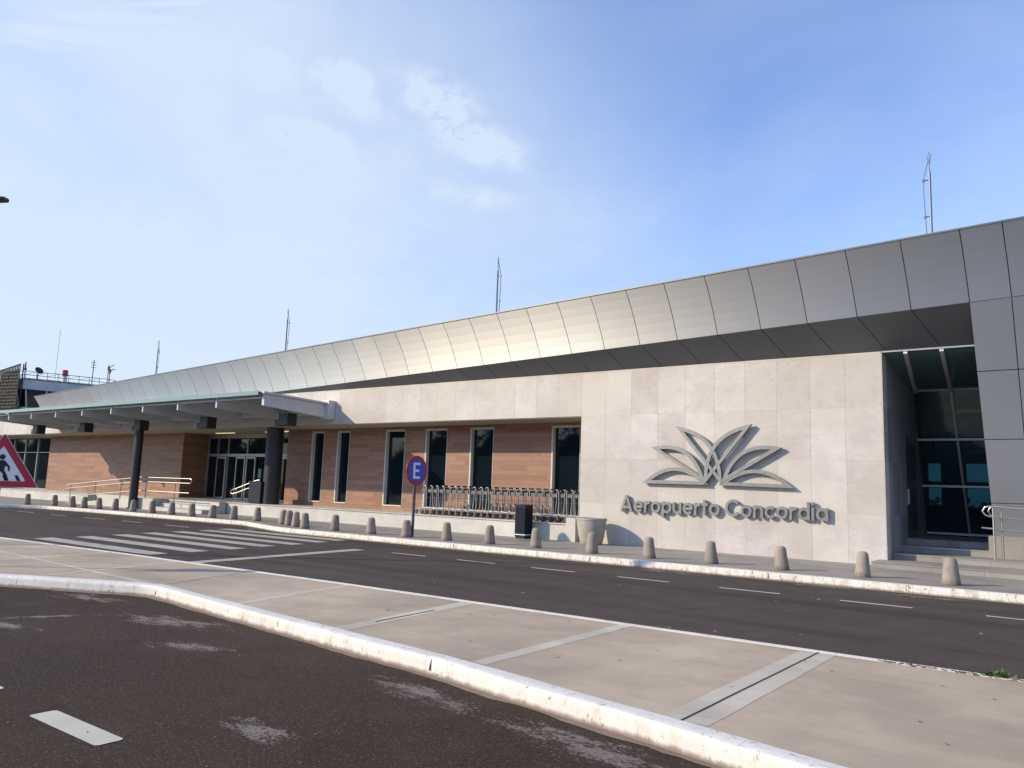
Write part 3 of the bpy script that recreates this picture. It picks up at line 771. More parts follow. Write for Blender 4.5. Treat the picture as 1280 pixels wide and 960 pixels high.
# pylon: same leaning plane carried down to the ground
D = -UPV/UPV.z
def pl(x, z):
    p = low(x); t = p.z-z; return p+D*t-Vector((D.x*t, 0, 0))
zr = [6.02, 4.605, 3.14, 1.70, .5]
pan = MB()
px = [-2.03]+right
for i in range(len(px)-1):
    for k in range(4):
        za0, za1 = zr[k]-.009, zr[k+1]+.009
        o = .026*(px[i]+2.03); o2 = .026*(px[i+1]+2.03)
        xa = px[i]+(.004 if i == 0 else g); xb = px[i+1]-g
        s0 = lambda x, z, k=k: pl(x, z+.026*(x+2.03) if k == 0 and z > 5 else z)
        pan.prism([s0(xa, za0), s0(xb, za0), pl(xb, za1), pl(xa, za1)], nf*-.03)
py = pan.build('pylon', M['panel'], T)
mb = MB(); q = nf*-.034
A_, B_, C_, E_ = pl(-2.02, 6.0), pl(13, 6.0), pl(13, .4), pl(-2.02, .4)
mb.prism([A_+q, B_+q, C_+q, E_+q], (0, .45, .1)); mb.build('backing', M['panel_back'], py)
# side entrance glazing, sloping
f0, f1, f2 = Vector((0, 20.42, 5.25)), Vector((0, 24.36, 4.77)), Vector((0, 25.93, .74))
def gz(x, t, seg): 
    p = f0.lerp(f1, t) if seg == 0 else f1.lerp(f2, t)
    return Vector((x, p.y, p.z))
mb4 = MB(); mb4.prism([gz(XR, 0, 0), gz(12, 0, 0), gz(12, 1, 0), gz(XR, 1, 0)], (0, 0, .012)); mb = MB(); mb.prism([gz(XR, 0, 1), gz(12, 0, 1), gz(12, 1, 1), gz(XR, 1, 1)], (0, .012, 0))
mb3 = MB()
for (xa, xb) in ((-3.53, -3.98), (-2.76, -3.10)):
    a, b = gz(xa, 0, 0), gz(xb, 1, 0); d = .045
    mb3.prism([a+Vector((-d, 0, -.07)), a+Vector((d, 0, -.07)), b+Vector((d, 0, -.07)), b+Vector((-d, 0, -.07))], (0, 0, .06))
mb2 = MB()
for xa, xb in ((-3.10, -2.96), (-1.9, -1.75), (-.7, -.55), (.6, .7)):
    a, b = gz(xa, 0, 1), gz(xb, 1, 1); d = .03
    mb2.prism([a+Vector((-d, -.06, 0)), a+Vector((d, -.06, 0)), b+Vector((d, -.06, 0)), b+Vector((-d, -.06, 0))], (0, .05, 0))
for z in (4.77, 3.43, 2.14, .80):
    t = (4.77-z)/(4.77-.74); a = gz(XR, t, 1); h = .03
    mb2.prism([a+Vector((0, -.066, -h)), a+Vector((16, -.066, -h)), a+Vector((16, -.066, h)), a+Vector((0, -.066, h))], (0, .05, 0))
sg = mb2.build('side_glazing', M['alu'], T)
mb.build('pane', M['glass_tint'], sg); mb4.build('pane', M['glass_roof'], sg); mb3.build('rafter', M['white_metal'], sg)
# interior behind it
mb = MB(); mb.box(-9, 12.7, 25.6, 38, .6, .72); mb.box(-9, 12.7, 21, 38.1, 5.9, 6.0); mb.box(-9.1, -9, 22, 38, .6, 6)
YB = 38
mb.box(-9, -5.85, YB, YB+.2, .7, 6); mb.box(-5.35, -4.40, YB, YB+.2, .7, 6); mb.box(-3.35, -3.1, YB, YB+.2, .7, 6); mb.box(-1.0, 12.7, YB, YB+.2, .7, 6)
for xa, xb in ((-5.85, -5.35), (-4.40, -3.35), (-3.1, -1.0)):
    mb.box(xa, xb, YB, YB+.2, 3.37, 6); mb.box(xa, xb, YB, YB+.2, 2.33, 2.60); mb.box(xa, xb, YB, YB+.2, .7, 1.55)
mb.build('interior_hall', M['interior'], T)
mb = MB(); mb.box(-4.5, -3.5, 38-1.6, 38-1.5, 5.35, 5.5); mb.build('ceiling_light', M['lamp2'], T)
# side steps
mb = MB(); ys = [(19.65, 19.1, .285), (20.95, 19.95, .425), (22.0, 21.05, .575), (22.75, 22.2, .725)]
for k, (ya, yb, z) in enumerate(ys):
    x0 = -4.25 if k == 0 else XR+.003
    yb2 = yb-1.2
    back = 25.9 if k == 3 else None
    if k < 3:
        na, nb, _ = ys[k+1]; 
        back_l, back_r = na+.02, nb-1.2+.02
    else: back_l = back_r = 25.95
    x1 = 13; sl = (yb-ya)/2.8; Yr = ya+sl*4; 
    yr1 = yb-.25
    if k == 0: 
        mb.prism([(x0, ya, .1), (XR+.003, ya, .1), (13, yr1, .1), (13, 21, .1), (XR+.003, 21, .1), (XR+.003, YW-.003, .1), (x0, YW-.003, .1)], (0, 0, z-.1))
    else:
        mb.prism([(x0, ya, .1), (13, yr1, .1), (13, 25.95, .1), (x0, 25.95, .1)], (0, 0, z-.1))
ss = mb.build('side_steps', M['paving'], T, bevel=.01)
mb = MB()
for k, (ya, yb, z) in enumerate(ys[:3]):
    x0 = -4.25 if k == 0 else XR+.003; yr1 = yb-.25
    mb.prism([(x0, ya-.006, z-.03), (13, yr1-.006, z-.03), (13, yr1+.03, z-.03), (x0, ya+.03, z-.03)], (0, 0, .034))
mb.build('nosing', M['steel'], ss)
mb = MB(); mb.box(-2.12, 13, 21.75, 22.9, .4, .93); mb.build('pylon_plinth', M['paving'], T, bevel=.01)
# ramp railing on the right
mb = MB(); YQ = 21.0
def zq(x, h): return h-.06*(x+2.1)
for xx, yy in ((-1.93, YQ), (-1.78, YQ+.12), (-.3, YQ), (1.5, YQ)): mb.tube([(xx, yy, .43), (xx, yy, zq(xx, 1.60))], .022)
for yy, xo in ((YQ, 0), (YQ+.12, .1)):
    c = -2.12+xo
    mb.tube([(4, yy, zq(4, 1.62)), (c+.12, yy, zq(c, 1.62)), (c+.03, yy, 1.595), (c-.02, yy, 1.51), (c+.03, yy, 1.42), (c+.12, yy, zq(c, 1.39)), (4, yy, zq(4, 1.39))], .019)
    mb.tube([(4, yy, zq(4, 1.13)), (c-.05, yy, zq(c, 1.13))], .019)
mb.build('side_railing', M['steel'], T, smooth=True)

# ------------------------------------------------------------------ lettering and emblem (fixed to the wall, stand proud on pins)
lt = empty('wall_lettering', (-11.1, YW-.05, 1.1), 'raised grey metal letters reading Aeropuerto Concordia on the pale stone wall', 'lettering')
# geometric bold letterforms: strokes of constant width, x-height 1
SW = .235
def arc_(cx, cy, rx, ry, a0, a1, n=26): return [(cx+rx*math.cos(R(a0+(a1-a0)*k/n)), cy+ry*math.sin(R(a0+(a1-a0)*k/n))) for k in range(n+1)]
h_ = SW/2; ro = .5-h_
def ring_(cx, rx=None): return ('loop', arc_(cx, .5, rx or ro, ro, 0, 360, 40)[:-1])
G = {
 'o': (1.0, [ring_(.5)]), 'a': (1.0, [ring_(.5), ('line', [(1-h_, 0), (1-h_, 1)])]), 'p': (1.0, [ring_(.5), ('line', [(h_, -.38), (h_, 1)])]),
 'd': (1.0, [ring_(.5), ('line', [(1-h_, 0), (1-h_, 1.42)])]),
 'c': (.88, [('line', arc_(.5, .5, ro, ro, 42, 318))]), 'e': (1.0, [('line', arc_(.5, .5, ro, ro, 2, 322)), ('line', [(.16, .49), (.98, .49)])]),
 'C': (1.30, [('line', arc_(.72, .71, .72-h_, .71-h_, 42, 318, 34))]),
 'n': (.90, [('line', [(h_, 0), (h_, 1)]), ('line', [(.90-h_, 0), (.90-h_, .56)]+arc_(.45, .56, .45-h_, .44-h_, 0, 150, 18))]),
 'u': (.90, [('line', [(.90-h_, 0), (.90-h_, 1)]), ('line', [(h_, 1), (h_, .44)]+arc_(.45, .44, .45-h_, .44-h_, 180, 330, 18))]),
 'r': (.60, [('line', [(h_, 0), (h_, 1)]), ('line', arc_(.52, .5, .52-h_, .5-h_, 165, 75, 12))]),
 't': (.60, [('line', [(.28, 0), (.28, 1.30)]), ('line', [(0, .90), (.60, .90)])]),
 'i': (SW, [('line', [(h_, 0), (h_, 1)]), ('line', [(h_, 1.17), (h_, 1.42)])]),
 'A': (1.32, [('line', [(.10, 0), (.66, 1.42)]), ('line', [(1.22, 0), (.66, 1.40)]), ('line', [(.32, .40), (1.0, .40)])]),
}
txt = 'Aeropuerto Concordia'; gap = .13; x = 0; place = []
for ch in txt:
    if ch == ' ': x += .42; continue
    place.append((ch, x)); x += G[ch][0]+gap
wtot = x-gap; sx = 5.76/wtot; sz = .32
def ribbon(mbl, pts, closed, y0, y1, ox):
    n = len(pts); P_ = [Vector(p) for p in pts]; Lf, Rt = [], []
    for k in range(n):
        if closed: d0 = (P_[k]-P_[k-1]).normalized(); d1 = (P_[(k+1) % n]-P_[k]).normalized()
        else:
            d0 = (P_[k]-P_[max(0, k-1)]); d1 = (P_[min(n-1, k+1)]-P_[k])
            if d0.length < 1e-6: d0 = d1
            if d1.length < 1e-6: d1 = d0
            d0 = d0.normalized(); d1 = d1.normalized()
        t = (d0+d1).normalized(); nn = Vector((-t.y, t.x)); kk = 1/max(.6, nn.dot(Vector((-d0.y, d0.x))))
        Lf.append(P_[k]+nn*h_*kk); Rt.append(P_[k]-nn*h_*kk)
    b = len(mbl.v)
    def V_(p, y): return (-11.1+(ox+p.x)*sx, y, 1.115+p.y*sz)
    for p, q in zip(Lf, Rt): mbl.v += [V_(p, y0), V_(q, y0), V_(p, y1), V_(q, y1)]
    for k in range(n if closed else n-1):
        a, c = b+4*k, b+4*((k+1) % n)
        for f in ((a, a+1, c+1, c), (a+2, c+2, c+3, a+3), (a, c, c+2, a+2), (a+1, a+3, c+3, c+1)): mbl.f.append(f); mbl.m.append(0)
    if not closed:
        a = b; mbl.f.append((a, a+2, a+3, a+1)); a = b+4*(n-1); mbl.f.append((a, a+1, a+3, a+2)); mbl.m += [0, 0]
for ch, ox in place:
    mbl = MB()
    for q, (kind_, pts) in enumerate(G[ch][1]): ribbon(mbl, pts, kind_ == 'loop', YW-.125-.0015*q, YW-.045-.001*q, ox)
    o = mbl.build('letter', M['sign_steel']); o.parent = lt; o.matrix_parent_inverse = Matrix.Translation(-Vector(lt.location))

em = empty('wall_emblem', (-8.3, YW-.05, 1.9), 'large grey metal emblem of six open leaves above the lettering on the stone wall', 'emblem')
def leaf_pair(tip, base, bulge, w_, n=22):
    """outer and inner outline of one leaf: a curved edge and a straight edge"""
    tip, base = Vector(tip), Vector(base); d = base-tip; ln = d.length; nn = Vector((-d.y, d.x)).normalized(); sg_ = 1 if bulge > 0 else -1
    arc = [tip+d*(k/n)+nn*bulge*ln*4*(k/n)*(1-k/n) for k in range(n+1)]
    outer = arc+[base-d*(k/n) for k in range(1, n)]
    fine_ = []
    for k in range(201):
        t = k/200; p = tip+d*t+nn*bulge*ln*4*t*(1-t); tg = (d+nn*bulge*ln*4*(1-2*t)).normalized()
        q = p+Vector((tg.y, -tg.x))*w_*sg_
        if (q-tip).dot(nn)*sg_ > w_*.9: fine_.append(q)
    m_ = len(fine_)-1
    ia = [fine_[round(m_*k/n)] for k in range(n+1)]
    a, b = ia[-1], ia[0]
    return outer, ia+[a+(b-a)*(k/n) for k in range(1, n)]
leaves = [((-10.38, 1.935), (-8.42, 1.93), .235), ((-6.15, 1.90), (-8.14, 1.93), -.225),
          ((-10.13, 2.95), (-8.50, 1.98), .235), ((-6.44, 2.93), (-8.06, 1.98), -.235),
          ((-9.38, 3.54), (-8.04, 1.93), .215), ((-7.22, 3.55), (-8.54, 1.93), -.225)]
for i, (tp, bs, bl) in enumerate(leaves):
    o_, in_ = leaf_pair(tp, bs, bl, .098); n = len(o_)
    y0, y1 = YW-.15-.004*i, YW-.05-.003*i
    mbl = MB()
    mbl.v = [(p.x, y0, p.y) for p in o_]+[(p.x, y0, p.y) for p in in_]+[(p.x, y1, p.y) for p in o_]+[(p.x, y1, p.y) for p in in_]
    for k in range(n):
        l = (k+1) % n
        for f in ((k, l, n+l, n+k), (2*n+k, 3*n+k, 3*n+l, 2*n+l), (k, 2*n+k, 2*n+l, l), (n+k, n+l, 3*n+l, 3*n+k)): mbl.f.append(f); mbl.m.append(0)
    o = mbl.build('leaf', M['sign_steel']); o.parent = em; o.matrix_parent_inverse = Matrix.Translation(-Vector(em.location))

# ------------------------------------------------------------------ bollards
bol = [(-40.4, 16.35), (-39.05, 16.98), (-37.58, 17.12), (-36.7, 17.22), (-35.5, 17.3), (-34.3, 17.42), (-32.95, 17.5), (-31.6, 17.6), (-30.2, 17.64), (-28.8, 17.68), (-27.5, 17.75), (-26.4, 17.95), (-25.0, 18.0),
       (-22.84, 17.5), (-22.15, 17.24), (-21.5, 17.0), (-20.68, 16.72), (-19.32, 16.8), (-17.7, 16.82), (-16.25, 16.84), (-14.73, 16.9), (-13.25, 16.96), (-11.78, 17.02), (-10.02, 16.9), (-8.5, 16.95), (-6.98, 16.97), (-5.42, 16.95), (-3.83, 16.95), (-2.28, 16.93)]
blab = ['stubby concrete bollard farthest left, before the low white wall under the dark glazing',
 'stubby concrete bollard at the low white wall, just left of the ramp railing',
 'stubby concrete bollard at the left foot of the ramp railing',
 'stubby concrete bollard just right of the first post of the ramp railing',
 'fourth-last concrete bollard left of the round canopy column, before the ramp',
 'concrete bollard before the ramp, nearest on the left of the round canopy column',
 'concrete bollard standing right before the foot of the round canopy column',
 'concrete bollard first to the right of the round canopy column, before the steps',
 'concrete bollard before the middle of the front steps, second right of the canopy column',
 'concrete bollard before the front steps, third right of the canopy column',
 'concrete bollard at the right end of the front steps, beside the podium corner',
 'concrete bollard before the left end of the podium, under the short handrail',
 'lone concrete bollard between the handrail and the tight cluster of four',
 'farthest left bollard in the tight cluster of four at the kerb bend',
 'second bollard from the left in the tight cluster of four at the kerb bend',
 'third bollard from the left in the tight cluster of four at the kerb bend',
 'nearest and rightmost bollard in the tight cluster of four at the kerb bend',
 'concrete bollard first to the right of the tight cluster of four',
 'concrete bollard between the cluster of four and the one beside the round blue sign',
 'concrete bollard just left of the round blue E sign pole',
 'concrete bollard first to the right of the round blue E sign, below the carts',
 'concrete bollard below the middle of the row of luggage carts, left of the navy bin',
 'concrete bollard just in front of the navy litter bin',
 'concrete bollard in front of the round concrete planter',
 'concrete bollard below the start of the lettering, right of the planter',
 'concrete bollard below the middle of the wall lettering',
 'concrete bollard below the last letters of the wall lettering',
 'concrete bollard before the right corner of the stone wall',
 'rightmost and nearest concrete bollard, in front of the side steps']
prof = [(.160, 0), (.158, .02), (.142, .14), (.122, .32), (.108, .44), (.097, .475), (.070, .497), (.035, .506), (.008, .508)]
b0 = MB(); b0.lathe((0, 0, 0), prof, 24); bproto = b0.build('concrete_bollard', M['bollard'], smooth=True)
for i, (x, y) in enumerate(bol):
    o = bproto if i == 0 else bproto.copy()
    if i: col.objects.link(o)
    o.location = (x, y, .146); o.rotation_euler = (random.uniform(-.045, .045), random.uniform(-.045, .045), random.uniform(0, 6)); sc = random.uniform(.96, 1.04); o.scale = (sc, sc, random.uniform(.97, 1.03))
    tag(o, blab[i], 'bollard', 'concrete bollards along the pavement kerb')

# ------------------------------------------------------------------ planter, bins
def _sc(m_): m_.v = [(x*.87, y*.87, z*.98) for x, y, z in m_.v]
pt = empty('concrete_planter', (-11.72, 19.72, .147), 'large round tapered concrete planter beside the stone wall near the carts', 'planter')
mb = MB(); mb.lathe((0, 0, 0), [(.33, 0), (.36, .03), (.42, .25), (.475, .55), (.492, .70), (.505, .705), (.51, .74), (.505, .765), (.455, .765), (.44, .72), (.43, .68)], 48, cap=False)
_sc(mb); mb.build('pot', M['planter'], pt, smooth=True)
mb = MB(); mb.lathe((0, 0, 0), [(.002, .70), (.2, .695), (.435, .68)], 32, cap=False); _sc(mb); mb.build('soil', M['soil'], pt)
bn = empty('litter_bin', (-14.3, 19.98, .147), 'tall dark navy ribbed litter bin in front of the cart podium', 'bin')
mb = MB(); mb.box(-.19, .19, -.2, .2, .06, .98); mb.box(-.175, .175, -.185, .185, 0, .06)
for k in range(8): xx = -.17+k*.0486; mb.box(xx-.012, xx+.012, -.212, -.2, .16, .95)
for k in range(7): yy = -.165+k*.055; mb.box(.19, .202, yy-.012, yy+.012, .16, .95)
mb.build('body', M['navy'], bn, bevel=.004)
mb = MB(); mb.box(-.2, .205, -.214, .21, .98, 1.03); mb.build('lid', M['navy'], bn, bevel=.01)
mb = MB(); mb.box(-.195, .207, -.218, .2, .105, .13); mb.build('band', M['signwhite'], bn)
b2 = empty('entrance_bin', (-28.72, 20.62, .66), 'dark box bin on the podium before the entrance column', 'bin')
mb = MB(); mb.box(-.42, .42, -.18, .2, .04, .9); mb.box(-.38, .38, -.15, .17, 0, .04); mb.build('body', M['navy'], b2, bevel=.01)
mb = MB(); mb.box(-.44, .44, -.2, .22, .9, .94); mb.build('lid', M['dark_metal'], b2, bevel=.008)

# ------------------------------------------------------------------ luggage carts
def make_cart():
    r = empty('luggage_cart', (0, 0, 0))
    f = MB(); t = .0135
    for sy in (-1, 1):
        y = .27*sy
        f.tube([(-.30, y*.55, .15), (-.1, y*.8, .19), (.34, y, .22), (.40, y, .26), (.395, y, .60), (.38, y, .92), (.35, y, .985), (.27, y, 1.0)], t, 6)
        f.tube([(.26, y*.96, .22), (.30, y*.96, .60), (.31, y*.96, .93)], .011, 6)
    f.tube([(.395, -.27, .60), (.395, .27, .60)], .008, 5)
    f.tube([(-.30, -.148, .15), (-.34, 0, .15), (-.30, .148, .15)], t, 6)
    for y in (-.09, .09): f.tube([(-.31, y*.9, .15), (.36, y, .225)], .007, 5)
    f.build('frame', M['cart_steel'], r, smooth=True)
    h = MB(); h.tube([(.27, -.285, .985), (.255, -.2, 1.0), (.25, 0, 1.005), (.255, .2, 1.0), (.27, .285, .985)], .021, 8); h.build('handle', M['black'], r, smooth=True)
    b = MB(); b.obox((.30, 0, .86), (.012, 0, .0), (0, .25, 0), (.01, 0, .085)); b.obox((.22, 0, .775), (.08, 0, 0), (0, .25, 0), (0, 0, .008))
    for yy in (-.25, .25): b.obox((.22, yy, .83), (.08, 0, 0), (0, .004, 0), (0, 0, .05))
    b.build('basket', M['castor'], r)
    for (x, y) in ((-.32, 0), (.36, -.26), (.36, .26)):
        w_ = MB()
        n = 14; R_ = .07
        for s_ in (-1,):
            pass
        ring = [(x+R_*math.cos(2*math.pi*k/n), y-.016, .066+R_*math.sin(2*math.pi*k/n)) for k in range(n)]
        w_.prism(ring, (0, .032, 0)); wh = w_.build('wheel', M['rubber'], r)
        k_ = MB(); k_.obox((x, y-.024, .105), (.022, 0, 0), (0, .004, 0), (0, 0, .06)); k_.obox((x, y+.024, .105), (.022, 0, 0), (0, .004, 0), (0, 0, .06)); k_.obox((x, y, .165), (.025, 0, 0), (0, .027, 0), (0, 0, .006))
        k_.build('fork', M['castor'], wh)
    return r
cart = make_cart(); NC = 24
for i in range(NC):
    o = cart if i == 0 else copy_tree(cart)
    o.location = (-19.35+i*.2765+random.uniform(-.015, .015), 20.86+random.uniform(-.015, .015), .662); o.rotation_euler = (0, 0, random.uniform(-.02, .02))
    if i == 0: lab = 'luggage cart at the left end of the nested row, behind the E sign'
    elif i == NC-1: lab = 'steel luggage cart at the right end of the nested row, against the stone wall'
    elif i == 1: lab = 'second luggage cart from the left end of the nested row'
    elif i == NC-2: lab = 'second luggage cart from the right end of the nested row'
    elif -14.65 < o.location.x < -13.95: lab = 'steel luggage cart in the nested row right behind the navy litter bin'
    else: lab = 'steel luggage cart within the middle of the nested row on the podium'
    tag(o, lab, 'luggage cart', 'luggage carts nested in a row on the podium')

# ------------------------------------------------------------------ signs
es = empty('parking_sign', (-16.23, 17.07, .147), 'round blue sign with red rim and white letter E on a dark pole', 'sign')
mb = MB(); mb.tube([(0, 0, 0), (0, 0, 1.95)], .045, 12); mb.build('pole', M['pole'], es, smooth=True)
def disc(r, x0, x1, cz, cy=0, n=48): return [(x0, cy+r*math.cos(2*math.pi*k/n), cz+r*math.sin(2*math.pi*k/n)) for k in range(n)], (x1-x0, 0, 0)
cz = 1.935
mb = MB(); mb.prism(*disc(.44, .045, .055, cz)); pd = mb.build('plate', M['red'], es)
mb = MB(); mb.prism(*disc(.345, .0555, .058, cz)); mb.build('blue_field', M['blue'], pd)
mb = MB(); xx = .0585; 
def rect(y0, y1, z0, z1): mb.box(xx, xx+.003, y0, y1, cz+z0, cz+z1)
rect(-.15, -.065, -.24, .24); rect(-.0652, .14, .165, .24); rect(-.0652, .10, -.036, .038); rect(-.0652, .14, -.24, -.165)
mb.build('letter_e', M['signwhite'], pd)

pa = Vector((-13.95, 5.22, 0)); tocam = Vector((0, 0, 0))-pa; tocam.z = 0; tocam.normalize(); tocam = Matrix.Rotation(R(6), 3, 'Z') @ tocam
ang = math.atan2(tocam.x, -tocam.y)
ps = empty('pedestrian_sign', (-14.03, 5.24, .15), 'red bordered white triangle warning sign with a walking figure at the left edge', 'sign', rz=ang)
# local: x right, y away from viewer
mb = MB(); mb.tube([(-.0, .05, 0), (0, .05, 2.0)], .03, 12); mb.build('pole', M['pole'], ps, smooth=True)
zb = 1.235; S_ = 1.07; H_ = .845
def tri(sc, y0, th, rr=.0):
    c = Vector((0, zb+H_/3)); P_ = [Vector((-S_/2, zb)), Vector((S_/2, zb)), Vector((0, zb+H_))]
    out = []
    for i in range(3):
        p = c+(P_[i]-c)*sc; a = c+(P_[i-1]-c)*sc; b = c+(P_[(i+1) % 3]-c)*sc; k = .035
        out += [p+(a-p).normalized()*k, p+((a-p).normalized()+(b-p).normalized())*k*.22, p+(b-p).normalized()*k]
    return [(p.x, y0, p.y) for p in out], (0, th, 0)
mb = MB(); mb.prism(*tri(1.025, .004, .012)); pp = mb.build('plate', M['signwhite'], ps)
mb = MB(); mb.prism(*tri(1.0, .0, .0035)); mb.build('red_border', M['red'], pp)
mb = MB(); mb.prism(*tri(.66, -.004, .0035)); mb.build('white_field', M['signwhite'], pp)
fg = MB()
def fp(pts): fg.prism([(x, -.008, zb+z) for x, z in pts], (0, .0035, 0))
fp([(.0+.042*math.cos(a*math.pi/8), .475+.042*math.sin(a*math.pi/8)) for a in range(16)])
fp([(-.045, .42), (.035, .425), (.055, .36), (.04, .27), (-.045, .27), (-.05, .33)])
fp([(.03, .42), (.055, .40), (.115, .325), (.115, .255), (.09, .255), (.088, .315), (.04, .345)])
fp([(-.045, .42), (-.05, .34), (-.11, .28), (-.13, .3), (-.085, .37)])
fp([(.04, .275), (-.02, .275), (.035, .19), (.075, .10), (.12, .10), (.08, .20)])
fp([(-.045, .275), (.01, .275), (-.03, .18), (-.10, .10), (-.145, .115), (-.08, .19)])
for a in (-.33, -.155, .02, .19):
    fp([(a+.0, .19), (a+.045, .19), (a+.095, .10), (a+.04, .10)])
fg.build('walking_figure', M['black'], pp)

# ------------------------------------------------------------------ street lamp whose head tip enters the frame
sl = empty('street_lamp', (-20.12, 5.2, .02), 'tall grey street lamp left of view, only its head tip showing against the sky', 'street lamp')
mb = MB(); mb.tube([(0, 0, 0), (0, 0, 6.6), (.05, .02, 6.9), (.3, .12, 7.1), (.9, .38, 7.2)], .07, 12, r1=.035); mb.build('pole', M['pole'], sl, smooth=True)
mb = MB(); mb.prism([(.85, .28, 7.2), (1.6, .60, 7.24), (2.02, .99, 7.24), (1.95, 1.14, 7.24), (1.5, .88, 7.24), (.8, .45, 7.2)], (0, 0, .09)); mb.build('lamp_head', M['dark_metal'], sl, bevel=.02)

# ------------------------------------------------------------------ roof masts
for k, (x, y, zt, lab) in enumerate(((-2.77, 19.72, 9.82, 'slim twin rod mast on the roof at the far right, above the side entrance'), (-15.86, 20.2, 9.4, 'slim twin rod mast on the roof above the right part of the windows'),
      (-27.6, 20.64, 9.02, 'slim twin rod mast on the roof above the entrance canopy'), (-38.7, 21.06, 8.68, 'slim twin rod mast on the roof nearest the control tower'))):
    e = empty('roof_mast', (x, y, low(x).z+1.35), lab, 'mast', 'lightning masts along the roof edge')
    h = zt-(low(x).z+1.35)
    mb = MB(); mb.tube([(0, 0, -.05), (0, 0, h*.80)], .028, 8); mb.tube([(0, 0, h*.8), (0, 0, h)], .012, 6); mb.tube([(0, 0, h*.86), (.02, .0, h*.9), (.05, 0, h*.98)], .007, 5); mb.tube([(0, 0, h*.86), (-.05, 0, h*.97)], .007, 5); mb.build('pole', M['mast'], e, smooth=True)
    mb = MB(); s_ = -1 if k == 0 else 1
    mb.tube([(s_*.09, 0, -.05), (s_*.12, 0, h*.42), (s_*.14, 0, h*.6), (s_*.12, 0, h*.76), (s_*.01, 0, h*.93)], .012, 6); mb.build('down_cable', M['mast'], e, smooth=True)
    for hh, wx in ((h*.36, .12), (h*.72, .13)):
        mb = MB(); mb.tube([(-.03*s_, 0, hh), (s_*(wx+.03), 0, hh)], .014, 6); mb.obox((s_*wx, 0, hh), (.022, 0, 0), (0, .022, 0), (0, 0, .03)); mb.build('clamp', M['mast'], e)

# ------------------------------------------------------------------ control tower far behind on the left
e1 = Vector((.276, .961, 0)); e2 = Vector((-.961, .276, 0))
ct = empty('control_tower', (-103.9, 40.1, 0), 'grey control tower cab behind the left end of the roof', 'tower', rz=math.atan2(e1.y, e1.x))
# local x = along e1, local y = along e2 (away to the left)
oct_ = [(0, 0), (9.5, 0), (10.4, .9), (10.4, 7.6), (9.5, 8.5), (0, 8.5), (-.9, 7.6), (-.9, .9)]
def ring(mb, sc, z0, z1, mi=0, grow=1):
    c = Vector((4.75, 4.25)); a = [(c.x+(x-c.x)*sc, c.y+(y-c.y)*sc) for x, y in oct_]; b = [(c.x+(x-c.x)*grow, c.y+(y-c.y)*grow) for x, y in oct_]
    n = 8; k = len(mb.v); mb.v += [(x, y, z0) for x, y in a]+[(x, y, z1) for x, y in b]
    mb.f.append(tuple(k+i for i in range(n))); mb.m.append(mi); mb.f.append(tuple(k+n+i for i in range(n))); mb.m.append(mi)
    for i in range(n): j = (i+1) % n; mb.f.append((k+i, k+j, k+n+j, k+n+i)); mb.m.append(mi)
mb = MB(); ring(mb, 1.0, 11.7, 12.85); mb.build('roof_slab', M['towergrey'], ct)
mb = MB(); ring(mb, .96, 12.85, 13.0, 0, .96); mb.build('roof_edge', M['black'], ct)
mb = MB(); ring(mb, .86, 9.5, 11.7, 0, .92); cab = mb.build('cab_glazing', M['glass'], ct)
mb = MB(); ring(mb, .96, 8.6, 9.5, 0, .96); ring(mb, .75, .0, 8.6, 0, .75); mb.build('shaft', M['towerwhite'], ct)
mb = MB()
c = Vector((4.75, 4.25))
for i in range(8):
    a = Vector(oct_[i]); b = Vector(oct_[(i+1) % 8]); n = max(1, int((b-a).length/2.2))
    for k in range(n):
        p = a+(b-a)*k/n; p0 = c+(p-c)*.87; p1 = c+(p-c)*.93; mb.tube([(p0.x, p0.y, 9.5), (p1.x, p1.y, 11.7)], .09, 6)
mb.build('mullions', M['towerwhite'], cab)
mb = MB()
for i in range(8):
    a = c+(Vector(oct_[i])-c)*.97; b = c+(Vector(oct_[(i+1) % 8])-c)*.97
    for hh in (.45, .9): mb.tube([(a.x, a.y, 13+hh), (b.x, b.y, 13+hh)], .035, 5)
    n = max(1, int((b-a).length/1.1))
    for k in range(n): p = a+(b-a)*k/n; mb.tube([(p.x, p.y, 13), (p.x, p.y, 13.95)], .035, 5)
    for k in range(n-1): p = a+(b-a)*k/n; q = a+(b-a)*(k+1)/n; mb.tube([(p.x, p.y, 13.45), (q.x, q.y, 13.9)], .018, 4)
mb.build('roof_railing', M['dark_metal'], ct)
mb = MB(); cx_, cy_, cz_ = 1.6, 2.0, 14.2
dd_ = Vector((.35, -.75, .55)).normalized(); ax = dd_.cross(Vector((0, 0, 1))).normalized(); ay = ax.cross(dd_)
rings = []
for j in range(4):
    rr = .5*j/3+.02; dz = .22*(j/3)**2; rings.append([tuple(Vector((cx_, cy_, cz_))+dd_*dz+ax*rr*math.cos(k*math.pi/8)+ay*rr*math.sin(k*math.pi/8)) for k in range(16)])
for j in range(3):
    for k in range(16): l = (k+1) % 16; mb.poly([rings[j][k], rings[j][l], rings[j+1][l], rings[j+1][k]])
mb.tube([(cx_, cy_, 13), (cx_, cy_, 14.2)], .06, 6); mb.build('dish_antenna', M['dark_metal'], ct, smooth=True)
mb = MB(); mb.lathe((4.6, 2.4, 13), [(.28, 0), (.28, 1.0)], 12); bc = mb.build('beacon_mast', M['signwhite'], ct)
mb = MB(); mb.lathe((4.6, 2.4, 13), [(.33, 1.0), (.33, 1.75)], 12); mb.build('beacon', M['red'], bc)
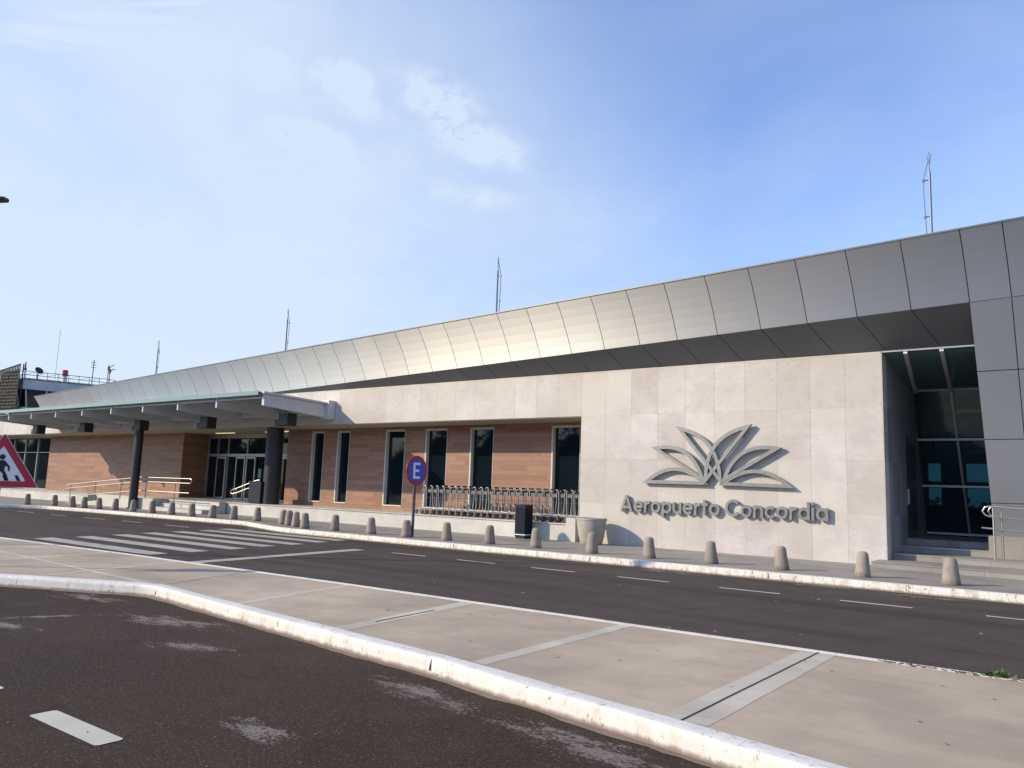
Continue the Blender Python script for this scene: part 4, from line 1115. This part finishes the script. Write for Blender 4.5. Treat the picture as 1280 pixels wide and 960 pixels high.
def ant(x, y, h, kind=0):
    mb = MB(); mb.tube([(x, y, 13), (x, y, 13+h)], .055, 5)
    if kind == 0:
        for k in range(3): mb.tube([(x-.3, y, 13+h*(.7+.1*k)), (x+.3, y, 13+h*(.7+.1*k))], .03, 4)
    elif kind == 1:
        mb.tube([(x, y, 13+h*.8), (x+.25, y, 13+h*.95), (x+.6, y, 13+h)], .05, 4); mb.lathe((x, y, 13+h*.75), [(.12, 0), (.12, .5)], 6)
    else:
        mb.lathe((x, y, 13+h*.55), [(.22, 0), (.1, .3), (.06, .9)], 8)
    mb.build('antenna', M['dark_metal'], ct)
ant(.2, 2.2, 2.3, 2); ant(7.6, 1.6, 3.4, 0); ant(9.3, 1.2, 2.9, 1); ant(9.7, 2.4, 2.6, 1); mb = MB(); mb.tube([(3.6, 3, 13), (3.6, 3, 20)], .025, 5); mb.build('antenna', M['mast'], ct)
# lattice screen structure beside the cab
sc = empty('lattice_screen', (-105.3, 38.95, 0), 'tall dark lattice screen left of the control tower cab', 'screen', rz=math.atan2(.15, 1.0))
mb = MB(); W_ = 3.9
A0, A1 = Vector((-1.9, 0, 13.9)), Vector((1.95, .1, 14.55)); 
for k in range(14):
    t = k/13; p = A0.lerp(A1, t); mb.tube([(p.x-.35*(1-t), p.y, 0), (p.x, p.y, p.z)], .065, 5)
for k in range(34):
    z = 1+k*.4; 
    if z < 14: mb.obox((0, .05, z), (1.95, .05, 0), (0, .03, 0), (0, 0, .075))
for k in range(6): z = 1+k*2.2; mb.tube([(-2.0, -.02, z), (1.95, .08, z+2.0)], .05, 4); mb.tube([(-2.0, -.02, z+2.0), (1.95, .08, z)], .05, 4)
mb.tube([tuple(A0), tuple(A1)], .09, 5); mb.tube([(1.75, .6, 0), (1.75, .6, 14.7)], .08, 6)
for k in range(12): mb.tube([(1.95, .1, 2+k), (1.75, .6, 2.3+k)], .04, 4)
mb.build('frame', M['black'], sc)
mb = MB(); mb.prism([(-2.0, .12, .0), (1.6, .22, 0), (1.6, .22, 14.0), (-1.85, .12, 13.6)], (0, .12, 0)); mb.build('infill_panel', simple('rusty_dark_infill', (.03, .03, .04), .7, .2, .6, 2.5), sc)

# ------------------------------------------------------------------ weed in the median edge, small debris
wd_ = MB()
for k in range(70):
    a = random.uniform(0, 6.28); l = random.uniform(.03, .11); bx, by = -.80+random.gauss(0, .07), 8.27+random.gauss(0, .025)
    d = Vector((math.cos(a), math.sin(a), random.uniform(.3, 1.1))).normalized()*l; s_ = Vector((-math.sin(a), math.cos(a), 0))*random.uniform(.008, .016)
    p = Vector((bx, by, .147)); wd_.poly([p, p+d*.6+s_, p+d, p+d*.6-s_])
tag(wd_.build('weed_tuft', M['leaf']), 'small green weed growing in the far edge of the median at the right', 'weed')
db = MB()
for k in range(260):
    x = random.uniform(-1.75, .1); y = 8.215+.045*(random.random()+random.random()-1)+.012*(x+1); a = random.uniform(0, 6.28); l = random.uniform(.008, .028)
    c = Vector((x, y, .156)); u = Vector((math.cos(a), math.sin(a), random.uniform(-.1, .4)))*l; v = Vector((-math.sin(a), math.cos(a), random.uniform(0, .3)))*l*.4
    db.poly([c-u, c+v, c+u, c-v])
tag(db.build('leaf_litter', M['deadleaf']), kind='stuff')
st_ = MB()
for k in range(150):
    x = random.uniform(-13, 0); y = random.uniform(1.8, 5.0)
    # keep off the kerb
    s_ = random.uniform(.003, .009)*(1.5 if random.random() < .06 else 1); a = random.uniform(0, 6)
    pts = [(x+s_*math.cos(a+t), y+s_*math.sin(a+t), .001) for t in (0, 1.7, 3.1, 4.6)]
    if y < 4.6 and x > -9.5 or y < 3: st_.prism(pts, (0, 0, s_*.7))
for k in range(70):
    x = random.uniform(-24, 1); y = random.choice((random.uniform(9, 15.5), random.uniform(15.2, 16.0))); s_ = random.uniform(.008, .03); a = random.uniform(0, 6)
    pts = [(x+1.6*s_*math.cos(a+t), y+s_*math.sin(a+t), .001) for t in (0, 1.7, 3.1, 4.6)]; st_.prism(pts, (0, 0, s_*.3))
tag(st_.build('loose_grit', M['skirt']), kind='stuff')
lf = MB()
for k in range(26):
    x = random.uniform(-7, 0); y = random.uniform(5.6, 8.0); a = random.uniform(0, 6.3); l = random.uniform(.012, .028)
    c = Vector((x, y, .154)); u = Vector((math.cos(a), math.sin(a), .1))*l; v = Vector((-math.sin(a), math.cos(a), .2))*l*.5; lf.poly([c-u, c+v, c+u, c-v])
tag(lf.build('scattered_leaves', M['deadleaf']), kind='stuff')

# ------------------------------------------------------------------ tree belt across the car park (seen mirrored in the glass)
tr = MB(); random.seed(3)
trees = []
for k in range(62):
    x = -300+k*4.9+random.uniform(-2, 2); y = -62+random.uniform(-7, 7); h = random.uniform(8.5, 13)*(1.12 if x < -120 else 1)
    trees.append((x, y, h, random.uniform(3.2, 4.8), 330))
for k in range(46): trees.append((-230+k*7+random.uniform(-2, 2), 170+random.uniform(-8, 8), random.uniform(2.6, 4.4), 5, 60))
for (x, y, h, rw, nl) in trees:
    tr.tube([(x, y, 0), (x+.2, y, h*.5), (x, y+.2, h*.85)], .25, 6, mi=1, r1=.06)
    if nl > 100: tr.lathe((x, y, 0), [(rw*.7, .1), (rw*.95, h*.2), (rw*.9, h*.5), (rw*.6, h*.75), (rw*.2, h*.9)], 9)
    for k in range(nl):
        t = random.random(); zz = h*(.03+.97*t); rad = rw*math.sqrt(max(.02, 1-((t-.35)/.68)**2))*random.uniform(.2, 1.05)*(1+.3*math.sin(5*t+x))
        a = random.uniform(0, 6.28); c = Vector((x+rad*math.cos(a), y+rad*math.sin(a), zz)); s_ = random.uniform(.4, .95)*(1 if t < .8 else .6)
        u = Vector((random.gauss(0, 1), random.gauss(0, 1), random.gauss(0, 1))).normalized()*s_; v = u.orthogonal().normalized()*s_*.75
        tr.poly([c-u, c-v, c+u, c+v])
tag(tr.build('far_tree_belt', [M['tree'], M['bark']]), kind='stuff')
